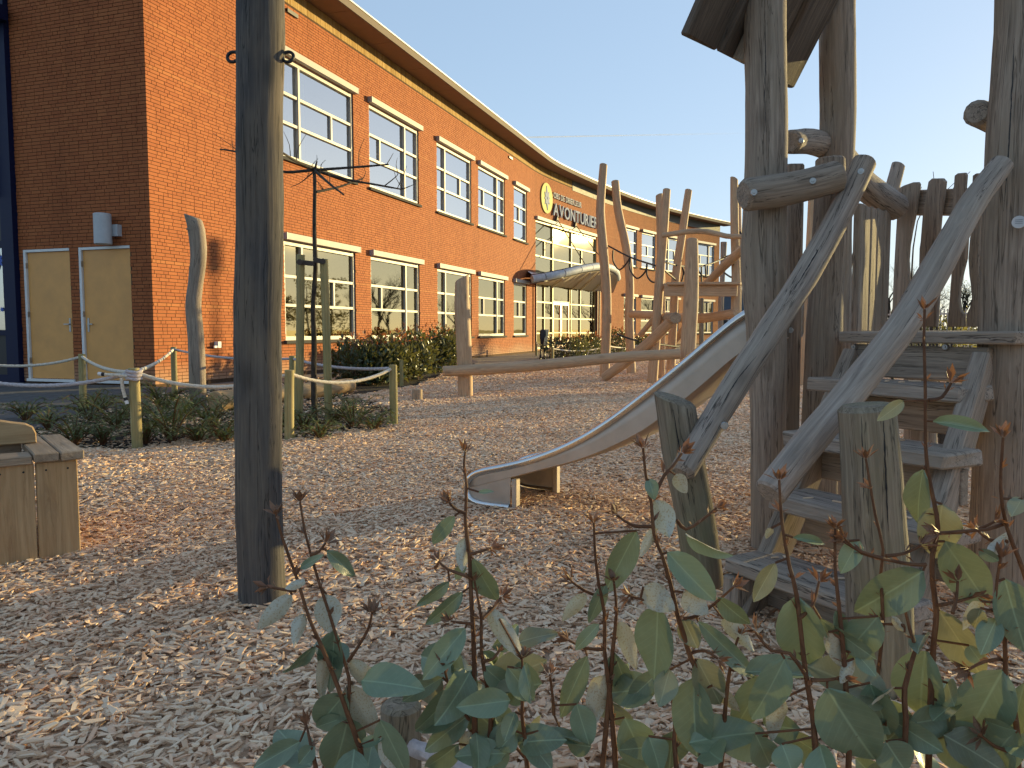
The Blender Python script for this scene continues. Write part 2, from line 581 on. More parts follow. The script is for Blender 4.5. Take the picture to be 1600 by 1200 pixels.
def seg_box(mb, a, b, w, t, up=(0, 0, 1), bev=0.006, jit=0.0):
    """plank from a to b, width w (sideways), thickness t (along up)"""
    a, b = Vector(a), Vector(b)
    m = frame((a + b) / 2, b - a, za=up)
    return box(mb, m, ((b - a).length, w, t), bev, 0, jit)


def catmull(pts, step):
    pts = [Vector(p) for p in pts]
    if len(pts) == 2:
        n = max(2, int((pts[1] - pts[0]).length / step))
        return [pts[0].lerp(pts[1], i / n) for i in range(n + 1)], [i / n for i in range(n + 1)]
    out, us = [], []
    ext = [pts[0] * 2 - pts[1]] + pts + [pts[-1] * 2 - pts[-2]]
    for i in range(1, len(ext) - 2):
        p0, p1, p2, p3 = ext[i - 1:i + 3]
        n = max(2, int((p2 - p1).length / step))
        for j in range(n):
            t = j / n
            out.append(0.5 * ((2 * p1) + (p2 - p0) * t + (2 * p0 - 5 * p1 + 4 * p2 - p3) * t * t + (3 * p1 - p0 - 3 * p2 + p3) * t ** 3))
            us.append((i - 1 + t) / (len(pts) - 1))
    out.append(pts[-1])
    us.append(1.0)
    return out, us


def log(mb, pts, rad, seg=14, step=0.07, wob=0.06, seed=0, cap=True, squash=None, bevel=0.12, cut0=None, cut1=None):
    """a swept, slightly uneven round timber; rad = number or list along pts; cut0/cut1 = plane normal of a slanting end cut"""
    c, us = catmull(pts, step)
    rl = rad if isinstance(rad, (list, tuple)) else [rad]

    def rr(u):
        if len(rl) == 1:
            return rl[0]
        x = u * (len(rl) - 1)
        i = min(int(x), len(rl) - 2)
        return rl[i] + (rl[i + 1] - rl[i]) * (x - i)
    tang = []
    for i in range(len(c)):
        tang.append((c[min(i + 1, len(c) - 1)] - c[max(i - 1, 0)]).normalized())
    ref = Vector((0, 0, 1)) if abs(tang[0].z) < 0.9 else Vector((1, 0, 0))
    n = (ref - tang[0] * ref.dot(tang[0])).normalized()
    vs, gs, L = [], [], 0.0
    rngs = []
    rs = random.Random(seed + 77)
    off = Vector((rs.uniform(0, 60), rs.uniform(0, 60), rs.uniform(0, 60)))

    def ring(cc, t, nn, r, ln, shrink=1.0):
        bn = t.cross(nn)
        ids = []
        for k in range(seg):
            a = 2 * math.pi * k / seg
            w = 1.0
            if wob:
                w += wob * (mnoise.noise(Vector((math.cos(a) * 1.1 + seed * 3.7, math.sin(a) * 1.1, ln * 1.6 / max(r * 6, 0.05)))) +
                            0.5 * mnoise.noise(Vector((math.cos(a) * 2.5, math.sin(a) * 2.5 + seed, ln * 9))))
            ca, sa = math.cos(a), math.sin(a)
            if squash:
                ca, sa = ca * squash[0], sa * squash[1]
            d = (nn * ca + bn * sa) * (r * w * shrink)
            ids.append(len(vs))
            vs.append(cc + d)
            gs.append(Vector((ca * r * shrink, sa * r * shrink, ln)) + off)
        rngs.append(ids)
    for i in range(len(c)):
        if i:
            L += (c[i] - c[i - 1]).length
            n = n - tang[i] * n.dot(tang[i])
            n.normalize()
        r = rr(us[i])
        if cap and bevel and i == 0:
            ring(c[0], tang[0], n, r, L, 1 - bevel)
            ring(c[0] + tang[0] * r * bevel, tang[0], n, r, L)
            continue
        if cap and bevel and i == len(c) - 1:
            ring(c[i] - tang[i] * r * bevel, tang[i], n, r, L)
            ring(c[i], tang[i], n, r, L, 1 - bevel)
            continue
        ring(c[i], tang[i], n, r, L)
    for cut, ids_list, base, sgn in ((cut0, rngs[:2], c[0], 1), (cut1, rngs[-2:], c[-1], -1)):
        if cut is not None:
            cn = Vector(cut).normalized()
            tt = tang[0] if sgn == 1 else tang[-1]
            for ids in ids_list:
                for i in ids:
                    dlt = (vs[i] - base).dot(cn) / tt.dot(cn)
                    lat = vs[i] - base - tt * (vs[i] - base).dot(tt)
                    vs[i] = vs[i] - tt * (lat.dot(cn) / tt.dot(cn))
    fs = []
    for a, b in zip(rngs[:-1], rngs[1:]):
        for k in range(seg):
            k2 = (k + 1) % seg
            fs.append((a[k], a[k2], b[k2], b[k]))
    if cap:
        for ids, flip in ((rngs[0], True), (rngs[-1], False)):
            ctr = sum((vs[i] for i in ids), Vector()) / seg
            ci = len(vs)
            vs.append(ctr)
            gs.append(sum((gs[i] for i in ids), Vector()) / seg)
            for k in range(seg):
                k2 = (k + 1) % seg
                fs.append((ids[k2], ids[k], ci) if flip else (ids[k], ids[k2], ci))
    return mb.add(vs, fs, gs)


def tube(mb, pts, r, seg=8, step=0.03, cap=True):
    return log(mb, pts, r, seg, step, 0.0, 0, cap, None, 0.0)


def twist_rope(mb, pts, r, seg=9, step=0.012, strands=3, pitch=0.07):
    """a laid rope: three-lobed section turning along its length"""
    c, us = catmull(pts, step)
    vs, gs, rngs, L = [], [], [], 0.0
    tang = [(c[min(i + 1, len(c) - 1)] - c[max(i - 1, 0)]).normalized() for i in range(len(c))]
    ref = Vector((0, 0, 1)) if abs(tang[0].z) < 0.9 else Vector((1, 0, 0))
    n = (ref - tang[0] * ref.dot(tang[0])).normalized()
    for i, p in enumerate(c):
        if i:
            L += (c[i] - c[i - 1]).length
            n = (n - tang[i] * n.dot(tang[i])).normalized()
        bn = tang[i].cross(n)
        ph = 2 * math.pi * L / pitch / strands * strands / 3
        ids = []
        for k in range(seg):
            a = 2 * math.pi * k / seg
            w = 0.86 + 0.22 * abs(math.cos(strands * (a - ph) / 2))
            ids.append(len(vs))
            vs.append(p + (n * math.cos(a) + bn * math.sin(a)) * r * w)
            gs.append((a, 0, L))
        rngs.append(ids)
    fs = []
    for a, b in zip(rngs[:-1], rngs[1:]):
        for k in range(seg):
            k2 = (k + 1) % seg
            fs.append((a[k], a[k2], b[k2], b[k]))
    fs.append(tuple(reversed(rngs[0])))
    fs.append(tuple(rngs[-1]))
    return mb.add(vs, fs, gs)


def slab(mb, outline, mtx, thick, bev=0.006, grain='y'):
    """an outline (x, y) in mtx's plane extruded thick along z, with chamfered rims"""
    n = len(outline)
    off = Vector((rnd.uniform(0, 50), rnd.uniform(0, 50), rnd.uniform(0, 50)))
    pts = [Vector((x, y)) for x, y in outline]
    area = sum(pts[i].x * pts[(i + 1) % n].y - pts[(i + 1) % n].x * pts[i].y for i in range(n))
    if area < 0:
        pts.reverse()
    ins = []
    for i in range(n):
        a, b, c = pts[i - 1], pts[i], pts[(i + 1) % n]
        d1, d2 = (b - a).normalized(), (c - b).normalized()
        nn = Vector((-d1.y - d2.y, d1.x + d2.x))
        nn = nn.normalized() if nn.length > 1e-6 else Vector((-d1.y, d1.x))
        ins.append(b + nn * bev)
    vs, gs = [], []
    for lst, z in ((ins, -thick / 2), (pts, -thick / 2 + bev), (pts, thick / 2 - bev), (ins, thick / 2)):
        for p in lst:
            vs.append(mtx @ Vector((p.x, p.y, z)))
            gs.append((Vector((p.x, z, p.y)) if grain == 'y' else Vector((p.y, z, p.x))) + off)
    fs = [tuple(reversed(range(n))), tuple(range(3 * n, 4 * n))]
    for k in range(3):
        for i in range(n):
            j = (i + 1) % n
            fs.append((k * n + i, k * n + j, (k + 1) * n + j, (k + 1) * n + i))
    return mb.add(vs, fs, gs)


def disc(mb, c, nrm, r, h, seg=12, r2=None):
    nrm = Vector(nrm).normalized()
    ref = Vector((0, 0, 1)) if abs(nrm.z) < 0.9 else Vector((1, 0, 0))
    u = (ref - nrm * ref.dot(nrm)).normalized()
    w = nrm.cross(u)
    r2 = r * 0.85 if r2 is None else r2
    vs = []
    c = Vector(c)
    for rr, hh in ((r, 0), (r, h * 0.6), (r2, h)):
        for k in range(seg):
            a = 2 * math.pi * k / seg
            vs.append(c + (u * math.cos(a) + w * math.sin(a)) * rr + nrm * hh)
    fs = []
    for q in range(2):
        for k in range(seg):
            k2 = (k + 1) % seg
            fs.append((q * seg + k, q * seg + k2, (q + 1) * seg + k2, (q + 1) * seg + k))
    fs.append(tuple(range(2 * seg, 3 * seg)))
    fs.append(tuple(reversed(range(seg))))
    return mb.add(vs, fs)


def mbox(mb, mp, s0, s1, d0, d1, z0, z1):
    """axis box in a wall's (s, d, z) space, mapped to the world by mp"""
    v = [mp(s, d, z) for s in (s0, s1) for d in (d0, d1) for z in (z0, z1)]
    f = [(0, 1, 3, 2), (4, 6, 7, 5), (0, 4, 5, 1), (2, 3, 7, 6), (0, 2, 6, 4), (1, 5, 7, 3)]
    return mb.add(v, f)


def inside(poly, x, y):
    c = False
    j = len(poly) - 1
    for i in range(len(poly)):
        xi, yi = poly[i]
        xj, yj = poly[j]
        if (yi > y) != (yj > y) and x < (xj - xi) * (y - yi) / (yj - yi) + xi:
            c = not c
        j = i
    return c


# ================================================================== SETTING: ground, beds, paving
def sheet(name, poly, z, m, kind='structure', step=None, amp=0.0):
    mb = MB()
    if step is None:
        mb.add([(x, y, z) for x, y in poly], [tuple(range(len(poly)))])
    else:
        xs = [p[0] for p in poly]
        ys = [p[1] for p in poly]
        x0, y0 = min(xs), min(ys)
        nx, ny = int((max(xs) - x0) / step) + 2, int((max(ys) - y0) / step) + 2
        idx, vs, fs = {}, [], []

        def vid(i, j):
            if (i, j) not in idx:
                x, y = x0 + i * step, y0 + j * step
                h = amp * (mnoise.noise(Vector((x * 0.7, y * 0.7, 3))) + 0.45 * mnoise.noise(Vector((x * 3.1, y * 3.1, 9))))
                idx[(i, j)] = len(vs)
                vs.append((x, y, z + h))
            return idx[(i, j)]
        for i in range(nx):
            for j in range(ny):
                if inside(poly, x0 + (i + .5) * step, y0 + (j + .5) * step):
                    fs.append((vid(i, j), vid(i + 1, j), vid(i + 1, j + 1), vid(i, j + 1)))
        mb.add(vs, fs)
    o = mb.build(name, m, smooth=step is not None)
    tag(o, kind=kind)
    return o


def GX(px, py):
    g = G(px, py)
    return (g.x, g.y)


sheet("ground", [(-2500, -2500), (2500, -2500), (2500, 2500), (-2500, 2500)], -0.12, M['grass'])
sheet("paving_base", [(-30, 3), (-3.0, 3), (6, 20), (22, 45), (22, 70), (-30, 70)], -0.07, M['path'])
chip_poly = [GX(-260, 790), GX(60, 704), GX(209, 699), GX(300, 686), GX(365, 678), GX(452, 690), GX(540, 676), GX(618, 666), GX(619, 640), GX(558, 616),
             GX(640, 604), GX(700, 582), GX(735, 574), GX(850, 571), GX(905, 566), GX(945, 556), GX(1060, 548), GX(1180, 545), (14, 36), (14, -1.2), (-6, -1.2)]
chips_bed = sheet("wood_chip_ground", chip_poly, -0.01, M['chipbed'], step=0.14, amp=0.028)
bed_poly = [GX(-40, 712), GX(60, 704), GX(209, 699), GX(300, 686), GX(365, 678), GX(452, 690), GX(540, 676), GX(618, 666), GX(619, 640), GX(560, 614), GX(505, 588),
            GX(400, 600), GX(271, 611), GX(128, 645), GX(-40, 690)]
sheet("planting_bed_soil", bed_poly, -0.02, M['soil'], step=0.12, amp=0.03)
sheet("hedge_bed_soil", [GX(520, 592), GX(560, 616), GX(640, 604), GX(700, 582), GX(735, 574), GX(742, 566), GX(640, 566)], -0.035, M['soil'])
sheet("entrance_bed_soil", [GX(842, 571), GX(905, 566), GX(1010, 553), GX(1010, 546), GX(845, 556)], -0.035, M['soil'])

# dark concrete pavers in front of the two ochre doors, laid in a half bond
C0 = Vector((-6.25, 13.43, 0))
WD = Vector((math.sin(math.radians(18.54)), math.cos(math.radians(18.54)), 0))
WN = Vector((WD.y, -WD.x, 0))
pav = sheet("paving", [GX(-40, 690), GX(128, 645), GX(271, 611), GX(400, 600), (-4.2, 15.6), (-5.9, 13.3), (-12, 15.6), (-12, 6.2)], -0.045, M['paver'])
tmb = MB()
box(tmb, Matrix.Identity(4), (0.296, 0.296, 0.05), 0.006)
tile_me = tmb.mesh("paver", M['paver'])
tiles = []
for i in range(-30, 30):
    for j in range(0, 30):
        a = i * 0.3 + (0.15 if j % 2 else 0.0)
        p = C0 - WN.cross(Vector((0, 0, 1))) * 0 + WN * a - WD * (0.32 + j * 0.3)
        if p.x < -9.2 or p.y < 6.4:
            continue
        pl = [GX(-40, 692), GX(128, 648), GX(271, 613), GX(400, 602), (-4.6, 14.2), (-6.0, 13.1), (-12, 15.2), (-12, 6.2)]
        if inside(pl, p.x, p.y):
            tiles.append(p)
tiles.sort(key=lambda p: p.length)
rest = MB()
ang = math.atan2(WN.y, WN.x)
for q, p in enumerate(tiles):
    mt = Matrix.Translation(Vector((p.x, p.y, -0.035 + rnd.uniform(-.002, .002)))) @ Matrix.Rotation(ang + rnd.uniform(-.008, .008), 4, 'Z')
    if q < 290:
        inst("paver", tile_me, mt, pav)
    else:
        box(rest, mt, (0.296, 0.296, 0.05), 0.006)
if rest.v:
    tag(rest.build("paver_field", M['paver'], pav), kind='stuff')

# the wood chips themselves: instanced slivers on the bed
gt = bpy.data.node_groups.new("wood_chips", 'GeometryNodeTree')
gt.interface.new_socket("Geometry", in_out='INPUT', socket_type='NodeSocketGeometry')
_ds = gt.interface.new_socket("Density", in_out='INPUT', socket_type='NodeSocketFloat')
_ds.default_value = 5200.0
gt.interface.new_socket("Geometry", in_out='OUTPUT', socket_type='NodeSocketGeometry')
GN = gt.nodes
gi, go = GN.new("NodeGroupInput"), GN.new("NodeGroupOutput")
L = gt.links.new


def gmath(op, a, b):
    nd = GN.new("ShaderNodeMath")
    nd.operation = op
    for s, v in ((nd.inputs[0], a), (nd.inputs[1], b)):
        if hasattr(v, "is_output"):
            L(v, s)
        else:
            s.default_value = v
    return nd.outputs[0]


def grand(lo, hi, seed, vec=False):
    nd = GN.new("FunctionNodeRandomValue")
    nd.data_type = 'FLOAT_VECTOR' if vec else 'FLOAT'
    if vec:
        nd.inputs[0].default_value = lo
        nd.inputs[1].default_value = hi
        nd.inputs["Seed"].default_value = seed
        return nd.outputs[0]
    nd.inputs[2].default_value = lo
    nd.inputs[3].default_value = hi
    nd.inputs["Seed"].default_value = seed
    return nd.outputs[1]


posn = GN.new("GeometryNodeInputPosition")
ln = GN.new("ShaderNodeVectorMath")
ln.operation = 'LENGTH'
L(posn.outputs[0], ln.inputs[0])
mr = GN.new("ShaderNodeMapRange")
mr.interpolation_type = 'SMOOTHSTEP'
L(ln.outputs["Value"], mr.inputs[0])
mr.inputs[1].default_value, mr.inputs[2].default_value = 4.5, 16.0
mr.inputs[3].default_value, mr.inputs[4].default_value = 1.0, 0.10
sp = GN.new("ShaderNodeSeparateXYZ")
L(posn.outputs[0], sp.inputs[0])
inview = gmath('LESS_THAN', gmath('ABSOLUTE', sp.outputs[0], 0.0), gmath('ADD', gmath('MULTIPLY', sp.outputs[1], 0.80), 0.9))
nearcut = gmath('LESS_THAN', ln.outputs["Value"], 24.0)
dens = gmath('MULTIPLY', gmath('MULTIPLY', mr.outputs[0], gmath('MULTIPLY', inview, nearcut)), gi.outputs[1])
dp = GN.new("GeometryNodeDistributePointsOnFaces")
L(gi.outputs[0], dp.inputs["Mesh"])
L(dens, dp.inputs["Density"])
g2i = GN.new("GeometryNodeGeometryToInstance")
for sd in range(7):
    cu = GN.new("GeometryNodeMeshCube")
    cu.inputs["Size"].default_value = (1, 1, 1)
    sv = GN.new("GeometryNodeSetPosition")
    L(cu.outputs[0], sv.inputs["Geometry"])
    L(grand((-0.22, -0.30, -0.30), (0.22, 0.30, 0.30), sd * 13 + 5, True), sv.inputs["Offset"])
    sm = GN.new("GeometryNodeSetMaterial")
    sm.inputs["Material"].default_value = M['chip']
    L(sv.outputs[0], sm.inputs["Geometry"])
    L(sm.outputs[0], g2i.inputs[0])
iop = GN.new("GeometryNodeInstanceOnPoints")
L(dp.outputs["Points"], iop.inputs["Points"])
L(g2i.outputs[0], iop.inputs["Instance"])
iop.inputs["Pick Instance"].default_value = True
nri = GN.new("FunctionNodeRandomValue")
nri.data_type = 'INT'
nri.inputs[4].default_value, nri.inputs[5].default_value = 0, 6
nri.inputs["Seed"].default_value = 3
L(nri.outputs[2], iop.inputs["Instance Index"])
rot = grand((-0.24, -0.24, 0.0), (0.24, 0.24, 6.283), 8, True)
L(rot, iop.inputs["Rotation"])
sz = grand(0.0, 1.0, 21)
cxyz = GN.new("ShaderNodeCombineXYZ")
L(gmath('ADD', gmath('MULTIPLY', gmath('POWER', sz, 2.2), 0.045), 0.017), cxyz.inputs[0])
L(gmath('ADD', gmath('MULTIPLY', gmath('POWER', grand(0, 1, 33), 2.0), 0.011), 0.0045), cxyz.inputs[1])
L(gmath('ADD', gmath('MULTIPLY', grand(0, 1, 44), 0.004), 0.0022), cxyz.inputs[2])
far = GN.new("ShaderNodeMapRange")
L(ln.outputs["Value"], far.inputs[0])
far.inputs[1].default_value, far.inputs[2].default_value = 5.0, 18.0
far.inputs[3].default_value, far.inputs[4].default_value = 1.0, 2.0
vs_ = GN.new("ShaderNodeVectorMath")
vs_.operation = 'SCALE'
L(cxyz.outputs[0], vs_.inputs[0])
L(far.outputs[0], vs_.inputs["Scale"])
L(vs_.outputs[0], iop.inputs["Scale"])
tri = GN.new("GeometryNodeTranslateInstances")
L(iop.outputs[0], tri.inputs["Instances"])
tv = GN.new("ShaderNodeCombineXYZ")
L(grand(-0.004, 0.020, 55), tv.inputs[2])
L(tv.outputs[0], tri.inputs["Translation"])
tri.inputs["Local Space"].default_value = False
L(tri.outputs[0], go.inputs[0])
wc = bpy.data.objects.new("wood_chips", chips_bed.data.copy())
COL.objects.link(wc)
tag(wc, kind='stuff')
md = wc.modifiers.new("chips", 'NODES')
md.node_group = gt
bedchips = bpy.data.objects.new("stray_wood_chips", bpy.data.objects["planting_bed_soil"].data.copy())
COL.objects.link(bedchips)
tag(bedchips, kind='stuff')
md = bedchips.modifiers.new("chips", 'NODES')
md.node_group = gt
md[_ds.identifier] = 450.0

# ================================================================== SCHOOL BUILDING
BG = Vector((C0.x, C0.y, 0))
school = thing("school_building", BG, "long two-storey orange brick school with a curved front and rows of pale windows", "building")

TH = [(0, 18.54), (22.3, 18.54), (24.8, 26.5), (31, 29.5), (35.5, 33), (41, 39), (48, 44), (60, 44)]
_S, _P = [0.0], [Vector((C0.x, C0.y, 0))]


def theta(s):
    for (a, ta), (b, tb) in zip(TH[:-1], TH[1:]):
        if s <= b:
            return math.radians(ta + (tb - ta) * max(0, s - a) / (b - a))
    return math.radians(TH[-1][1])


DS = 0.05
while _S[-1] < 56:
    t_ = theta(_S[-1] + DS / 2)
    _P.append(_P[-1] + Vector((math.sin(t_), math.cos(t_), 0)) * DS)
    _S.append(_S[-1] + DS)


def W(s, d, z):
    t = theta(s)
    if s <= 0:
        p = _P[0] + Vector((math.sin(t), math.cos(t), 0)) * s
    else:
        i = min(int(s / DS), len(_P) - 2)
        p = _P[i].lerp(_P[i + 1], s / DS - i)
    return Vector((p.x + math.cos(t) * d, p.y - math.sin(t) * d, z))


EN = Vector((-WD.x, -WD.y, 0))          # outward from the end wall, towards the viewer
ED = Vector((-WN.x, -WN.y, 0))          # along the end wall, away from the corner


def E(t, d, z):
    p = C0 + ED * t + EN * d
    return Vector((p.x, p.y, z))


def proj(p):
    d = p.y * math.cos(PITCH) - (p.z - H) * math.sin(PITCH)
    v = p.y * math.sin(PITCH) + (p.z - H) * math.cos(PITCH)
    return 800 + F * p.x / d, 600 - F * v / d


def at_px(mp, px, z, lo, hi):
    sg = 1 if proj(mp(hi, 0, z))[0] > proj(mp(lo, 0, z))[0] else -1
    for _ in range(40):
        m = (lo + hi) / 2
        if (proj(mp(m, 0, z))[0] - px) * sg < 0:
            lo = m
        else:
            hi = m
    return (lo + hi) / 2


S_END = at_px(W, 1124, 6, 40, 55)
TOP = 8.45
SB = 8.11
openings, eopen = [], []
WIN = [(3.86, 6.94, 'A'), (7.75, 10.78, 'B'), (12.12, 15.1, 'A'), (15.8, 18.75, 'B'), (19.9, 21.68, 'C')]
FARW = [(at_px(W, a, 6.3, 28, 54), at_px(W, b, 6.3, 28, 54), k) for a, b, k in ((976, 995, 'C'), (1003, 1024, 'C'), (1040, 1062, 'A'), (1089, 1116, 'B'))]
ES0, ES1 = at_px(W, 837, 5.5, 20, 30), at_px(W, 932, 5.5, 24, 34)
for s0, s1, k in WIN + FARW:
    for z0, z1 in ((0.73, 2.95), (4.75, 6.95)):
        openings.append((s0, s1, z0, z1))
openings.append((ES0, ES1, 0.06, 5.96))
DOORS = [(at_px(E, 112, 1.3, 0, 4), at_px(E, 41, 1.3, 0, 4)), (at_px(E, 206, 1.3, 0, 4), at_px(E, 127, 1.3, 0, 4))]
DZ0, DZ1 = 0.06, 2.44
for t0, t1 in DOORS:
    eopen.append((t0, t1, DZ0, DZ1))
T_END = at_px(E, 27, 3.0, 1.5, 5)


def wall_sheet(mb, mp, s_end, z1, ops, step, d=-0.008):
    cuts = sorted(set([0.0, s_end] + [v for o in ops for v in o[:2]] + [i * step for i in range(1, int(s_end / step) + 1)]))
    zc = sorted(set([-0.1, z1] + [v for o in ops for v in o[2:]]))
    for a, b in zip(cuts[:-1], cuts[1:]):
        for c, e in zip(zc[:-1], zc[1:]):
            m, n = (a + b) / 2, (c + e) / 2
            if any(o[0] < m < o[1] and o[2] < n < o[3] for o in ops):
                continue
            mb.add([mp(a, d, c), mp(b, d, c), mp(b, d, e), mp(a, d, e)], [(0, 1, 2, 3)])
    for a, b, c, e in ops:
        for q in ((a, a, c, e), (b, b, c, e)):
            mb.add([mp(q[0], d, q[2]), mp(q[0], -0.22, q[2]), mp(q[0], -0.22, q[3]), mp(q[0], d, q[3])], [(0, 1, 2, 3)])
        for zz in (c, e):
            mb.add([mp(a, d, zz), mp(b, d, zz), mp(b, -0.22, zz), mp(a, -0.22, zz)], [(0, 1, 2, 3)])


wm = MB()
wall_sheet(wm, W, S_END, TOP, openings, 0.6)
wall_sheet(wm, E, T_END, TOP, eopen, 5.0)
wm.add([W(S_END, 0, -.1), W(S_END, -9, -.1), W(S_END, -9, TOP), W(S_END, 0, TOP)], [(0, 1, 2, 3)])
wm.build("wall", M['mortar'], school)

# bricks: real blocks standing 8 mm proud of the mortar
BH, BJ = 0.0625, 0.011
bricks, pale = [], []
rb = random.Random(5)
PALE_Z = (1.44, 2.18, 5.45, 6.22)


def lay(mp, s_end, z1, ops, which):
    rows = int(z1 / BH)
    for r in range(rows):
        z0 = r * BH + BJ
        zt = (r + 1) * BH
        rops = [o for o in ops if o[2] < zt - 0.01 and o[3] > z0 + 0.01]
        s = -rb.uniform(0, 0.22) if r % 2 else -0.11 * (r % 4 == 2)
        while s < s_end:
            ln_ = 0.21 if rb.random() < 0.62 else 0.10
            a, b = max(s, 0.0), min(s + ln_, s_end)
            s += ln_ + 0.01
            if b - a < 0.03:
                continue
            segs = [(a, b)]
            for o in rops:
                nsg = []
                for x, y in segs:
                    if y <= o[0] or x >= o[1]:
                        nsg.append((x, y))
                    else:
                        if o[0] - x > 0.03:
                            nsg.append((x, o[0]))
                        if y - o[1] > 0.03:
                            nsg.append((o[1], y))
                segs = nsg
            for x, y in segs:
                ispale = which == 'W' and any(abs((z0 + zt) / 2 - pz) < 0.034 for pz in PALE_Z)
                (pale if ispale else bricks).append((mp, x, y, z0, min(zt, z1)))


lay(W, S_END, SB, openings, 'W')
lay(E, T_END, TOP, eopen, 'E')


def brick_px(b):
    mp, x, y, z0, z1 = b
    c = proj(mp((x + y) / 2, 0, (z0 + z1) / 2))
    if not (8 < c[0] < 366 and 8 < c[1] < 585):
        return 0
    p, q = proj(mp(x, 0, z0)), proj(mp(y, 0, z0))
    u = proj(mp(x, 0, z1))
    return abs(q[0] - p[0]) * abs(p[1] - u[1])


order = sorted(range(len(bricks)), key=lambda i: -brick_px(bricks[i]))
single = set(order[:296])
ubm = MB()
mbox(ubm, lambda s, d, z: Vector((s, d, z)), 0, 1, -0.05, 0, 0, 1)
unit_brick = ubm.mesh("brick", M['brick'])
rest, pmb = MB(), MB()
for i, (mp, x, y, z0, z1) in enumerate(bricks):
    pr = rb.uniform(-0.0025, 0.0015)
    if i in single:
        o_ = mp(x, pr, z0)
        xa = (mp(y, pr, z0) - o_)
        ya = mp(x, pr + 1, z0) - o_
        m_ = Matrix((xa, ya, Vector((0, 0, z1 - z0)))).transposed().to_4x4()
        m_.translation = o_
        inst("brick", unit_brick, m_, school)
    else:
        v = [mp(s, d, z) for s in (x, y) for d in (-0.03, pr) for z in (z0, z1)]
        rest.add(v, [(4, 6, 7, 5), (0, 4, 5, 1), (2, 3, 7, 6), (0, 2, 6, 4), (1, 5, 7, 3), (0, 1, 3, 2)])
for mp, x, y, z0, z1 in pale:
    v = [mp(s, d, z) for s in (x, y) for d in (-0.03, 0.0) for z in (z0, z1)]
    pmb.add(v, [(4, 6, 7, 5), (0, 4, 5, 1), (2, 3, 7, 6), (0, 2, 6, 4), (1, 5, 7, 3)])
tag(rest.build("brickwork", M['brick'], school), kind='stuff')
tag(pmb.build("pale_brick_course", M['palebrick'], school), kind='stuff')
sol, gb = MB(), MB()
s = 0.0
while s < S_END - 0.1:
    if s < 27.5:
        mbox(sol, W, s, s + 0.052, -0.03, rb.uniform(-.003, .002), SB + 0.006, TOP - 0.004)
        s += 0.0625
    else:
        mbox(gb, W, s, min(s + 0.6, S_END), -0.03, 0.02, SB - 0.14, TOP - 0.004)
        s += 0.6
tag(sol.build("soldier_course", M['soldier'], school), kind='stuff')
gb.build("grey_band", M['greyband'], school)

# roof: soffit boards, fascia, zinc edge, deck
s = -0.6
while s < S_END + 0.75:
    e = min(s + 2.1, S_END + 0.75)
    sp_ = MB()
    n = 4
    for q in range(n):
        mbox(sp_, W, s + 0.006 + (e - s - 0.012) * q / n, s + 0.006 + (e - s - 0.012) * (q + 1) / n, -0.1, 0.70, TOP + 0.002, TOP + 0.03)
    sp_.build("soffit_panel", M['soffit'], school)
    s = e
fa, zi, rd = MB(), MB(), MB()
q = -0.65
while q < S_END + 0.76:
    e = min(q + 0.6, S_END + 0.78)
    mbox(fa, W, q, e, 0.70, 0.745, TOP - 0.02, TOP + 0.15)
    mbox(zi, W, q, e, 0.66, 0.765, TOP + 0.152, TOP + 0.185)
    rd.add([W(q, 0.72, TOP + 0.155), W(e, 0.72, TOP + 0.155), W(e, -9, TOP + 0.155), W(q, -9, TOP + 0.155)], [(0, 1, 2, 3)])
    q = e
fa.build("fascia", M['fascia'], school)
zi.build("zinc_edge", M['zinc'], school)
rd.build("roof", M['roofdark'], school)

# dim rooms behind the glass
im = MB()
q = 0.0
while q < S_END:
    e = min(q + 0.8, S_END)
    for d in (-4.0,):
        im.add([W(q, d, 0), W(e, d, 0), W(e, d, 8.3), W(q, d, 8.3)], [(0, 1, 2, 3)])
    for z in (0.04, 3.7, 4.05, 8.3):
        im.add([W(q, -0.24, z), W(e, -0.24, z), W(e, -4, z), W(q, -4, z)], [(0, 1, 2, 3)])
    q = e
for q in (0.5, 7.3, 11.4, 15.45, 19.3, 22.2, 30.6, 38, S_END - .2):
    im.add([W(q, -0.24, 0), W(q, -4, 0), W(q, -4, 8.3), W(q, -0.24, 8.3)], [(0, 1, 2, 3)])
im.build("interior", M['interior'], school)


